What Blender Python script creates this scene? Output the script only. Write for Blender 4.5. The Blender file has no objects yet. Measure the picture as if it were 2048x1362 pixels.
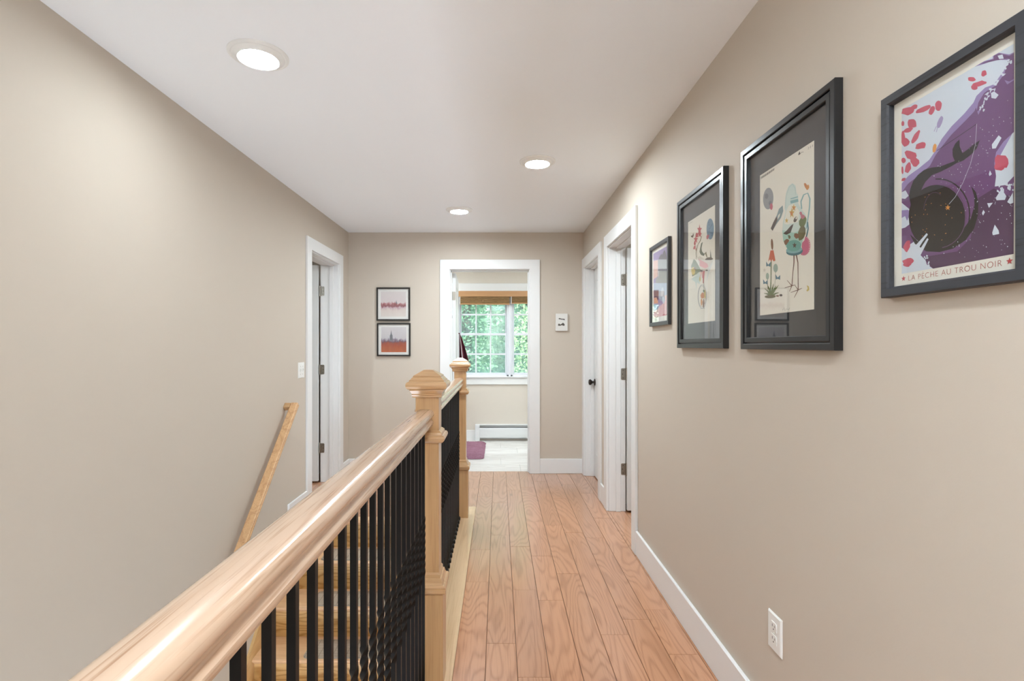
import bpy, bmesh, math, random
from mathutils import Vector, Matrix
random.seed(11)
SC = bpy.context.scene
COL = SC.collection
F = 1040.0            # focal length in pixels of the 2048 px wide frame

# ------------------------------------------------------------------ camera
cam_d = bpy.data.cameras.new('camera'); cam = bpy.data.objects.new('camera', cam_d)
COL.objects.link(cam); SC.camera = cam
cam.location = (0, 0, 1.295); cam.rotation_euler = (math.pi/2, 0, 0)
cam_d.sensor_width = 36.0; cam_d.lens = F*36.0/2048
cam_d.shift_x = (1024-997)/2048; cam_d.shift_y = (691-681)/2048
cam_d.clip_start = 0.05; cam_d.clip_end = 200

# ------------------------------------------------------------------ world, sun, exposure
UPW, FWW, DNW = 28.0, 33.0, 20.0  # watts of the three added fill lights
LAMP = 98.0          # radiance of the recessed light lenses
w = bpy.data.worlds.new('sky_world'); SC.world = w; w.use_nodes = True
nt = w.node_tree; nt.nodes.clear()
sky = nt.nodes.new('ShaderNodeTexSky'); sky.sky_type = 'NISHITA'; sky.sun_disc = False
sky.sun_elevation = math.radians(52); sky.sun_rotation = math.radians(200)
sky.dust_density = 2.0; sky.air_density = 1.2
bg = nt.nodes.new('ShaderNodeBackground'); bg.inputs['Strength'].default_value = 0.34
wo = nt.nodes.new('ShaderNodeOutputWorld')
nt.links.new(sky.outputs[0], bg.inputs[0]); nt.links.new(bg.outputs[0], wo.inputs[0])
sd = bpy.data.lights.new('sun', 'SUN'); sd.energy = 4.2; sd.angle = math.radians(0.6); sd.color = (1, .95, .86)
sun = bpy.data.objects.new('sun', sd); COL.objects.link(sun)
sun.rotation_euler = Vector((0.35, 0.75, -0.95)).to_track_quat('-Z', 'Y').to_euler()
sun.location = (-3, -8, 10)
def area(name, loc, aim, sx, sy, watts, col=(.80, .942, 1.13)):
    d = bpy.data.lights.new(name, 'AREA'); d.shape = 'RECTANGLE'; d.size = sx; d.size_y = sy; d.energy = watts; d.color = col
    o = bpy.data.objects.new(name, d); COL.objects.link(o); o.location = loc
    o.rotation_euler = (Vector(aim)-Vector(loc)).to_track_quat('-Z', 'Y').to_euler(); return o
area('added_fill_to_ceiling', (-.8, -1.5, 1.55), (-.8, -1.6, 2.44), .9, .9, UPW)  # added fill aimed up to brighten the ceiling, no real flash
area('added_fill_behind_camera', (-.7, -1.4, .95), (-.7, -1.9, 2.44), 1.0, .8, FWW)  # second added fill, bounced for softer light along the hall
area('added_fill_in_stairwell', (-.93, .9, -2.0), (-.8, 3.6, 2.44), 1.0, 1.6, DNW)  # added fill down the stairwell, lifts the ceiling and left wall
SC.view_settings.view_transform = 'Standard'; SC.view_settings.look = 'None'
SC.view_settings.gamma = 1; SC.view_settings.use_curve_mapping = False
SC.view_settings.exposure = 1.64

# ------------------------------------------------------------------ materials
def lin(r, g, b):
    f = lambda c: (c/255/12.92) if c/255 <= .04045 else ((c/255+.055)/1.055)**2.4
    return (f(r), f(g), f(b), 1)
def newmat(name):
    m = bpy.data.materials.new(name); m.use_nodes = True
    nt = m.node_tree; b = nt.nodes['Principled BSDF']; return m, nt, b
def N(nt, t, **kw):
    n = nt.nodes.new(t)
    for k, v in kw.items(): setattr(n, k, v)
    return n
def L(nt, a, b): nt.links.new(a, b)
def math_n(nt, op, a, b=None, c=None):
    n = N(nt, 'ShaderNodeMath', operation=op)
    for i, v in enumerate((a, b, c)):
        if v is None: continue
        if isinstance(v, (int, float)): n.inputs[i].default_value = v
        else: L(nt, v, n.inputs[i])
    return n.outputs[0]
def mixc(nt, fac, a, b):
    n = N(nt, 'ShaderNodeMix', data_type='RGBA')
    for s, v in ((n.inputs[0], fac), (n.inputs[6], a), (n.inputs[7], b)):
        if isinstance(v, (int, float)): s.default_value = v
        elif isinstance(v, tuple): s.default_value = v
        else: L(nt, v, s)
    return n.outputs[2]
def bump(nt, b, h, strength, dist=0.001):
    n = N(nt, 'ShaderNodeBump'); n.inputs['Strength'].default_value = strength
    n.inputs['Distance'].default_value = dist
    L(nt, h, n.inputs['Height']); L(nt, n.outputs[0], b.inputs['Normal'])
def noise(nt, vec, scale, detail=2, rough=.5, dist=0):
    n = N(nt, 'ShaderNodeTexNoise'); n.inputs['Scale'].default_value = scale
    n.inputs['Detail'].default_value = detail; n.inputs['Roughness'].default_value = rough
    n.inputs['Distortion'].default_value = dist
    if vec is not None: L(nt, vec, n.inputs['Vector'])
    return n.outputs['Fac']
def plain(name, col, rough=.5, metal=0, spec=.5, bumps=0, bscale=60, var=0):
    m, nt, b = newmat(name)
    b.inputs['Base Color'].default_value = col; b.inputs['Roughness'].default_value = rough
    b.inputs['Metallic'].default_value = metal; b.inputs['Specular IOR Level'].default_value = spec
    tc = N(nt, 'ShaderNodeTexCoord')
    if bumps:
        bump(nt, b, noise(nt, tc.outputs['Object'], bscale, 3), bumps, .0012)
    if var:
        f = noise(nt, tc.outputs['Object'], 3.0, 4)
        dk = tuple(c*(1-var) for c in col[:3])+(1,)
        L(nt, mixc(nt, f, dk, col), b.inputs['Base Color'])
    return m
def wood(name, base, dark, pale=None, axis='Y', rough=.35, ring=.5, pore=.35, density=16, var=.18, coat=0, cross=9.0, along=.9, knots=False, bmp=.12):
    """Long-grain timber: cathedral rings from a stretched noise field plus fine open pores."""
    m, nt, b = newmat(name)
    tc = N(nt, 'ShaderNodeTexCoord'); oi = N(nt, 'ShaderNodeObjectInfo')
    off = N(nt, 'ShaderNodeVectorMath', operation='SCALE'); off.inputs[0].default_value = (37, 91, 53)
    L(nt, oi.outputs['Random'], off.inputs['Scale'])
    add = N(nt, 'ShaderNodeVectorMath', operation='ADD'); L(nt, off.outputs[0], add.inputs[1])
    def scaled(c, a):
        mp = N(nt, 'ShaderNodeVectorMath', operation='MULTIPLY'); L(nt, tc.outputs['Object'], mp.inputs[0])
        mp.inputs[1].default_value = {'X': (a, c, c), 'Y': (c, a, c), 'Z': (c, c, a)}[axis]
        ad = N(nt, 'ShaderNodeVectorMath', operation='ADD'); L(nt, mp.outputs[0], ad.inputs[0]); L(nt, off.outputs[0], ad.inputs[1])
        return ad.outputs[0]
    v = scaled(cross, along)
    n1 = noise(nt, v, 1.0, 2.5, .45, .35)
    wv = math_n(nt, 'SINE', math_n(nt, 'MULTIPLY', n1, density*6.283))
    wv = math_n(nt, 'MULTIPLY_ADD', wv, .5, .5)
    wv = math_n(nt, 'POWER', wv, 3.0)
    p = noise(nt, scaled(200, 5), 1.0, 2, .6)
    pr = math_n(nt, 'SMOOTH_MIN', math_n(nt, 'MAXIMUM', math_n(nt, 'MULTIPLY_ADD', p, 5, -2.6), 0), 1, .1)
    big = noise(nt, scaled(5, .6), 1.0, 2)
    fac = math_n(nt, 'ADD', math_n(nt, 'MULTIPLY', wv, ring), math_n(nt, 'MULTIPLY', pr, pore))
    fac = math_n(nt, 'MINIMUM', fac, 1)
    c0 = mixc(nt, math_n(nt, 'MULTIPLY', big, .9), base, pale or base)
    c1 = mixc(nt, fac, c0, dark)
    hsv = N(nt, 'ShaderNodeHueSaturation'); L(nt, c1, hsv.inputs['Color'])
    L(nt, math_n(nt, 'MULTIPLY_ADD', oi.outputs['Random'], var, 1-var/2), hsv.inputs['Value'])
    out = hsv.outputs[0]
    if knots:
        vo = N(nt, 'ShaderNodeTexVoronoi'); vo.inputs['Scale'].default_value = 1.0
        L(nt, scaled(4.2, 1.3), vo.inputs['Vector'])
        k = math_n(nt, 'MAXIMUM', math_n(nt, 'MULTIPLY_ADD', vo.outputs['Distance'], -16, 1.15), 0)
        out = mixc(nt, math_n(nt, 'MULTIPLY', k, .6), out, tuple(c*.35 for c in dark[:3])+(1,))
    L(nt, out, b.inputs['Base Color'])
    b.inputs['Roughness'].default_value = rough
    b.inputs['Coat Weight'].default_value = coat; b.inputs['Coat Roughness'].default_value = .15
    if bmp: bump(nt, b, fac, bmp, .0008)
    return m
def emit(name, col, s):
    m, nt, b = newmat(name); b.inputs['Base Color'].default_value = col
    b.inputs['Emission Color'].default_value = col; b.inputs['Emission Strength'].default_value = s
    return m
def thin_glass(name, tint=(1, 1, 1, 1), ior=1.5):
    m = bpy.data.materials.new(name); m.use_nodes = True; nt = m.node_tree; nt.nodes.clear()
    fr = N(nt, 'ShaderNodeFresnel'); 
    g = N(nt, 'ShaderNodeNewGeometry')      # same reflectance whichever side of the sheet is met
    L(nt, math_n(nt, 'MULTIPLY_ADD', g.outputs['Backfacing'], 1/ior-ior, ior), fr.inputs['IOR'])
    tr = N(nt, 'ShaderNodeBsdfTransparent'); tr.inputs[0].default_value = tint
    gl = N(nt, 'ShaderNodeBsdfGlossy'); gl.inputs['Roughness'].default_value = 0.0
    mx = N(nt, 'ShaderNodeMixShader'); o = N(nt, 'ShaderNodeOutputMaterial')
    L(nt, fr.outputs[0], mx.inputs[0]); L(nt, tr.outputs[0], mx.inputs[1]); L(nt, gl.outputs[0], mx.inputs[2]); L(nt, mx.outputs[0], o.inputs[0])
    return m

M = {}
M['wall'] = plain('beige_wall_paint', lin(203, 192, 178), .62, spec=.3, bumps=.10, bscale=220)
M['bathwall'] = plain('cream_wall_paint', lin(218, 209, 197), .6, spec=.3, bumps=.08, bscale=220)
M['ceiling'] = plain('ceiling_paint', lin(244, 247, 249), .8, spec=.2, bumps=.06, bscale=150)
M['trim'] = plain('white_trim_paint', lin(233, 233, 232), .35)
M['door'] = plain('white_door_paint', lin(226, 227, 226), .38)
M['white_plastic'] = plain('white_plastic', lin(236, 236, 232), .3)
M['white_metal'] = plain('white_enamel', lin(228, 230, 230), .35)
M['dark'] = plain('dark_slot', lin(40, 40, 42), .6)
M['nickel'] = plain('satin_nickel', lin(170, 165, 156), .38, metal=1)
M['bronze'] = plain('dark_bronze', lin(52, 42, 36), .38, metal=.6)
M['black_metal'] = plain('black_baluster_paint', lin(10, 8, 7), .45, spec=.3)
M['oak_floor'] = wood('stained_oak_floor', lin(190, 134, 98), lin(148, 92, 54), lin(200, 147, 110), 'Y', .3, ring=.42, pore=.38, density=30, var=.12, coat=1.0, cross=4.0, along=.55, knots=True, bmp=0)
M['oak_edge'] = wood('natural_oak_edge', lin(216, 182, 142), lin(180, 140, 98), lin(222, 194, 158), 'Y', .28, ring=.35, pore=.35, density=7, var=.05, coat=.3, cross=12, along=.35)
M['oak_y'] = wood('natural_oak_rail', lin(196, 163, 136), lin(156, 116, 86), lin(202, 174, 150), 'Y', .24, ring=.2, pore=.7, density=7, var=.04, coat=.5, cross=14, along=.3)
M['oak_z'] = wood('natural_oak_post', lin(196, 154, 108), lin(160, 116, 72), lin(202, 164, 120), 'Z', .3, ring=.3, pore=.4, density=5, var=.05, coat=.3, cross=9, along=.5)
M['oak_x'] = wood('natural_oak_across', lin(200, 158, 112), lin(160, 116, 72), lin(206, 168, 126), 'X', .3, ring=.35, pore=.4, density=5, var=.05, coat=.3, cross=9, along=.8)
M['tread'] = wood('oak_tread', lin(224, 180, 136), lin(196, 144, 100), lin(230, 192, 150), 'X', .3, ring=.2, pore=.5, density=4, var=.08, coat=.3, cross=8, along=.5)
M['riser'] = wood('oak_riser', lin(218, 176, 112), lin(180, 130, 64), lin(224, 186, 126), 'X', .35, ring=.8, pore=.25, density=12, var=.1, coat=.2, cross=7, along=1.3)
M['skirt'] = wood('oak_skirt', lin(222, 182, 126), lin(190, 144, 86), None, 'Y', .3, ring=.3, pore=.3, density=5, var=.05, coat=.3)
M['frame_black'] = plain('satin_black_frame', lin(24, 25, 28), .30, spec=.55)
M['frame_grey'] = wood('brushed_charcoal_frame', lin(52, 54, 60), lin(30, 31, 35), None, 'Y', .5, ring=.1, pore=.9, density=4, var=.02)
M['frame_slate'] = plain('slate_grey_frame', lin(54, 55, 58), .35, spec=.6)
M['frame_thin'] = plain('black_wood_frame', lin(28, 25, 23), .4)
M['mat_black'] = plain('black_mat_board', lin(38, 37, 40), .7)
M['mat_white'] = plain('white_mat_board', lin(226, 224, 219), .8)
M['paper'] = plain('cream_paper', lin(235, 230, 215), .8)
M['poster_paper'] = plain('poster_paper', lin(233, 230, 218), .8)
M['glass'] = thin_glass('picture_glass')
M['haze'] = bpy.data.materials.new('haze_sheet'); M['haze'].use_nodes = True  # pale see-through sheet that puts milky haze over the window view
_n = M['haze'].node_tree; _n.nodes.clear(); _t = N(_n, 'ShaderNodeBsdfTransparent'); _d = N(_n, 'ShaderNodeBsdfDiffuse'); _d.inputs[0].default_value = lin(196, 206, 208); _m = N(_n, 'ShaderNodeMixShader'); _m.inputs[0].default_value = .30; _o = N(_n, 'ShaderNodeOutputMaterial')
L(_n, _t.outputs[0], _m.inputs[1]); L(_n, _d.outputs[0], _m.inputs[2]); L(_n, _m.outputs[0], _o.inputs[0])
M['window_glass'] = thin_glass('window_glass', (.93, .97, .96, 1), 1.5)
M['lens'] = emit('lamp_lens', (.84, .942, 1.0, 1), LAMP)
M['lens_dim'] = emit('lamp_lens_dim', (.84, .942, 1.0, 1), LAMP*.55)
M['lens_bright'] = emit('lamp_lens_bright', (.84, .942, 1.0, 1), LAMP*1.45)
M['vinyl'] = plain('white_vinyl_window', lin(228, 230, 236), .35)
M['valance'] = wood('valance_wood', lin(188, 142, 98), lin(160, 114, 72), None, 'X', .5, ring=.15, pore=.4, density=3, var=.02)
M['bamboo'] = wood('woven_bamboo', lin(160, 126, 84), lin(84, 62, 38), None, 'X', .6, ring=.5, pore=.6, density=9, var=.05, cross=60, along=6)
M['cord'] = plain('white_cord', lin(235, 232, 225), .7)
M['towel'] = plain('maroon_towel', lin(98, 48, 58), .95, spec=.1, bumps=.6, bscale=300)
M['towel_stripe'] = plain('pale_stripe', lin(226, 214, 214), .95, spec=.1)
M['outside_ground'] = plain('lawn', lin(78, 104, 48), .95, var=.4)
M['bark'] = plain('bark', lin(92, 78, 62), .9, bumps=.6, bscale=20)
M['concrete'] = plain('subfloor', lin(120, 110, 98), .9)

def marble():
    m, nt, b = newmat('white_marble_tile'); tc = N(nt, 'ShaderNodeTexCoord'); g = N(nt, 'ShaderNodeNewGeometry')
    mp = N(nt, 'ShaderNodeVectorMath', operation='MULTIPLY'); L(nt, g.outputs['Position'], mp.inputs[0]); mp.inputs[1].default_value = (.8, 4.2, 1)
    n = noise(nt, mp.outputs[0], 1.6, 6, .62, .7)
    v = math_n(nt, 'ABSOLUTE', math_n(nt, 'SUBTRACT', n, .5))
    v = math_n(nt, 'MAXIMUM', math_n(nt, 'MULTIPLY_ADD', v, -14, 1), 0)
    L(nt, mixc(nt, math_n(nt, 'MULTIPLY', v, .5), lin(236, 232, 227), lin(196, 188, 180)), b.inputs['Base Color'])
    b.inputs['Roughness'].default_value = .3; return m
M['marble'] = marble()
M['grout'] = plain('pale_grout', lin(205, 200, 194), .9)
def mat_carpet():
    m, nt, b = newmat('grey_lattice_carpet'); tc = N(nt, 'ShaderNodeTexCoord')
    sp = N(nt, 'ShaderNodeSeparateXYZ'); L(nt, tc.outputs['Object'], sp.inputs[0])
    def lines(expr, per, wdt):
        q = math_n(nt, 'PINGPONG', expr, per/2)
        return math_n(nt, 'LESS_THAN', q, wdt)
    x, y = sp.outputs[0], sp.outputs[1]
    a = lines(math_n(nt, 'ADD', x, 0), .042, .0013); c = lines(y, .028, .0009)
    d = lines(math_n(nt, 'ADD', x, y), .0075, .0009); e = lines(math_n(nt, 'SUBTRACT', x, y), .0075, .0009)
    f = math_n(nt, 'MAXIMUM', math_n(nt, 'MAXIMUM', a, c), math_n(nt, 'MULTIPLY', math_n(nt, 'MAXIMUM', d, e), .45))
    n = noise(nt, tc.outputs['Object'], 500, 2)
    c0 = mixc(nt, n, lin(150, 132, 114), lin(214, 196, 174))
    L(nt, mixc(nt, math_n(nt, 'MULTIPLY', f, .75), c0, lin(92, 86, 76)), b.inputs['Base Color'])
    b.inputs['Roughness'].default_value = .95; bump(nt, b, n, .5, .002); return m
M['carpet'] = mat_carpet()
def rug_mat():
    m, nt, b = newmat('plum_shag'); g = N(nt, 'ShaderNodeTexCoord')
    n = noise(nt, g.outputs['Object'], 9, 3, .6, .5); n2 = noise(nt, g.outputs['Object'], 120, 2)
    c = mixc(nt, n, lin(150, 100, 120), lin(196, 152, 168)); L(nt, mixc(nt, math_n(nt, 'MULTIPLY', n2, .5), c, lin(106, 66, 84)), b.inputs['Base Color'])
    b.inputs['Roughness'].default_value = 1; b.inputs['Specular IOR Level'].default_value = .1
    bump(nt, b, n2, 1, .01); return m
M['rug'] = rug_mat()
def leaf_mat(name, a, b_, c):
    m, nt, b = newmat(name); g = N(nt, 'ShaderNodeNewGeometry')
    n = noise(nt, g.outputs['Position'], 1.7, 2); n2 = noise(nt, g.outputs['Position'], 9, 1)
    c1 = mixc(nt, n, a, b_); c2 = mixc(nt, math_n(nt, 'MULTIPLY', n2, .7), c1, c)
    L(nt, c2, b.inputs['Base Color']); b.inputs['Roughness'].default_value = .45
    tl = N(nt, 'ShaderNodeBsdfTranslucent'); L(nt, c2, tl.inputs[0]); mx = N(nt, 'ShaderNodeMixShader'); mx.inputs[0].default_value = .35
    L(nt, b.outputs[0], mx.inputs[1]); L(nt, tl.outputs[0], mx.inputs[2]); L(nt, mx.outputs[0], nt.nodes['Material Output'].inputs[0]); return m
M['leaf_a'] = leaf_mat('leaves_mid', lin(96, 152, 118), lin(122, 174, 134), lin(164, 204, 160))
M['leaf_b'] = leaf_mat('leaves_pale', lin(126, 172, 112), lin(176, 212, 146), lin(222, 240, 196))
M['leaf_c'] = leaf_mat('leaves_deep', lin(92, 148, 116), lin(118, 170, 132), lin(150, 194, 150))
def painting(name, sky_c, band, mid, low, h0, amp, upper):
    """Abstract painted skyline: cloudy sky, a ragged band and a lower field; flat print colour only."""
    m, nt, b = newmat(name); tc = N(nt, 'ShaderNodeTexCoord'); sp = N(nt, 'ShaderNodeSeparateXYZ'); L(nt, tc.outputs['Object'], sp.inputs[0])
    mp = N(nt, 'ShaderNodeVectorMath', operation='MULTIPLY'); L(nt, tc.outputs['Object'], mp.inputs[0]); mp.inputs[1].default_value = (1, 1, .45)
    n = noise(nt, mp.outputs[0], 34, 5, .7, .5); n2 = noise(nt, tc.outputs['Object'], 18, 4, .6); n3 = noise(nt, tc.outputs['Object'], 90, 3, .7)
    z = math_n(nt, 'ADD', sp.outputs[2], math_n(nt, 'MULTIPLY_ADD', n, amp, -amp/2))
    cr = N(nt, 'ShaderNodeValToRGB'); el = cr.color_ramp.elements
    L(nt, math_n(nt, 'MULTIPLY_ADD', z, 4.0, .5), cr.inputs[0])
    pts = [(0, low)] + band + [(1, sky_c)]
    el[0].position, el[0].color = pts[0]; el[1].position, el[1].color = pts[-1]
    for p_, c_ in pts[1:-1]:
        e = el.new(p_); e.color = c_
    c = mixc(nt, math_n(nt, 'MULTIPLY', n2, .25), cr.outputs[0], mid)
    c = mixc(nt, math_n(nt, 'MULTIPLY', math_n(nt, 'GREATER_THAN', n3, .66), .35), c, upper)
    L(nt, c, b.inputs['Base Color']); b.inputs['Roughness'].default_value = .8; return m
M['paint1'] = painting('maroon_skyline', lin(214, 206, 204), [(.27, lin(212, 198, 190)), (.36, lin(190, 160, 168)), (.41, lin(132, 52, 72)), (.47, lin(128, 42, 50)), (.52, lin(176, 110, 116)), (.58, lin(210, 198, 198))], lin(216, 208, 204), lin(216, 206, 198), 0, .11, lin(150, 90, 120))
M['paint2'] = painting('orange_skyline', lin(208, 206, 208), [(.12, lin(168, 78, 34)), (.30, lin(160, 62, 34)), (.38, lin(140, 60, 52)), (.43, lin(92, 72, 96)), (.49, lin(140, 132, 150)), (.56, lin(198, 198, 202))], lin(190, 150, 130), lin(182, 84, 40), 0, .12, lin(112, 96, 120))

# ------------------------------------------------------------------ object helpers
def link(o, parent=None):
    COL.objects.link(o)
    if parent is not None: o.parent = parent
    return o
def wloc(o):
    v = Vector((0, 0, 0))
    while o is not None: v += o.location; o = o.parent
    return v
def tag(o, label=None, cat=None, group=None, kind=None):
    if label: o['label'] = label
    if cat: o['category'] = cat
    if group: o['group'] = group
    if kind: o['kind'] = kind
    return o
def thing(name, loc, label, cat, group=None, kind=None):
    o = bpy.data.objects.new(name, None); o.empty_display_size = .05; COL.objects.link(o); o.location = loc
    return tag(o, label, cat, group, kind)
class MB:
    """collects world-space geometry; build() makes ONE mesh object whose origin is its own centre"""
    def __init__(s): s.v = []; s.f = []; s.mi = []; s.cur = 0
    def add(s, vs, fs):
        n = len(s.v); s.v += [tuple(v) for v in vs]
        for f in fs: s.f.append(tuple(i+n for i in f)); s.mi.append(s.cur)
        return s
    def box(s, x0, x1, y0, y1, z0, z1):
        vs = [(x, y, z) for x in (x0, x1) for y in (y0, y1) for z in (z0, z1)]
        return s.add(vs, [(0, 1, 3, 2), (4, 6, 7, 5), (0, 4, 5, 1), (2, 3, 7, 6), (0, 2, 6, 4), (1, 5, 7, 3)])
    def loft(s, rings, cap=True, close=True):
        n = len(rings[0]); vs = [v for r in rings for v in r]; fs = []
        for i in range(len(rings)-1):
            for k in range(n if close else n-1):
                a = i*n+k; b = i*n+(k+1) % n
                fs.append((a, b, b+n, a+n))
        if cap: fs += [tuple(range(n))[::-1], tuple(range((len(rings)-1)*n, len(rings)*n))]
        return s.add(vs, fs)
    def sqloft(s, cx, cy, prof):
        return s.loft([[(cx-h, cy-h, z), (cx+h, cy-h, z), (cx+h, cy+h, z), (cx-h, cy+h, z)] for h, z in prof])
    def lathe(s, c, prof, n=32, axis='Z', cap=True):
        rs = []
        for r, t in prof:
            ring = []
            for k in range(n):
                a = 2*math.pi*k/n; u, v = r*math.cos(a), r*math.sin(a)
                ring.append({'Z': (c[0]+u, c[1]+v, c[2]+t), 'X': (c[0]+t, c[1]+u, c[2]+v), 'Y': (c[0]+u, c[1]+t, c[2]+v)}[axis])
            rs.append(ring)
        return s.loft(rs, cap)
    def prism(s, pts, fn, a, b):
        """polygon pts (p,q) extruded from a to b; fn(p,q,t)->xyz"""
        return s.loft([[fn(p, q, a) for p, q in pts], [fn(p, q, b) for p, q in pts]])
    def build(s, name, mat, parent=None, smooth=False, bevel=0, seg=2, label=None, kind=None):
        xs, ys, zs = zip(*s.v)
        c = Vector(((min(xs)+max(xs))/2, (min(ys)+max(ys))/2, (min(zs)+max(zs))/2))
        me = bpy.data.meshes.new(name)
        me.from_pydata([(x-c.x, y-c.y, z-c.z) for x, y, z in s.v], [], s.f)
        mats = mat if isinstance(mat, list) else [mat]
        for m in mats: me.materials.append(m)
        if len(mats) > 1:
            for p, i in zip(me.polygons, s.mi): p.material_index = i
        bm = bmesh.new(); bm.from_mesh(me); bmesh.ops.recalc_face_normals(bm, faces=bm.faces); bm.to_mesh(me); bm.free()
        if smooth:
            for p in me.polygons: p.use_smooth = True
            me.set_sharp_from_angle(angle=math.radians(38))
        o = bpy.data.objects.new(name, me); link(o, parent)
        o.location = c - (wloc(parent) if parent is not None else Vector())
        if bevel:
            md = o.modifiers.new('bevel', 'BEVEL'); md.width = bevel; md.segments = seg; md.limit_method = 'ANGLE'; md.angle_limit = math.radians(40)
        if label: o['label'] = label
        if kind: o['kind'] = kind
        return o
def struct(name, mb, mat, label, cat, **kw):
    return tag(mb.build(name, mat, **kw), label, cat, kind='structure')
def copy_tree(o, parent=None):
    c = o.copy(); COL.objects.link(c); c.parent = parent
    for ch in list(o.children): copy_tree(ch, c)
    return c
def wall_boxes(axis, p0, p1, u0, u1, z0, z1, holes):
    """wall slab between p0 and p1 (thickness) spanning u0..u1, z0..z1 with rectangular holes"""
    mb = MB()
    us = sorted({u0, u1, *[h[0] for h in holes], *[h[1] for h in holes]}); zs = sorted({z0, z1, *[h[2] for h in holes], *[h[3] for h in holes]})
    us = [u for u in us if u0 <= u <= u1]; zs = [z for z in zs if z0 <= z <= z1]
    for i in range(len(us)-1):
        run = None
        for j in range(len(zs)-1):
            uc, zc = (us[i]+us[i+1])/2, (zs[j]+zs[j+1])/2
            solid = not any(h[0] < uc < h[1] and h[2] < zc < h[3] for h in holes)
            if solid: run = (run[0], zs[j+1]) if run else (zs[j], zs[j+1])
            if run and (not solid or j == len(zs)-2):
                a, b = run
                mb.box(p0, p1, us[i], us[i+1], a, b) if axis == 'X' else mb.box(us[i], us[i+1], p0, p1, a, b)
                run = None
    return mb
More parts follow.
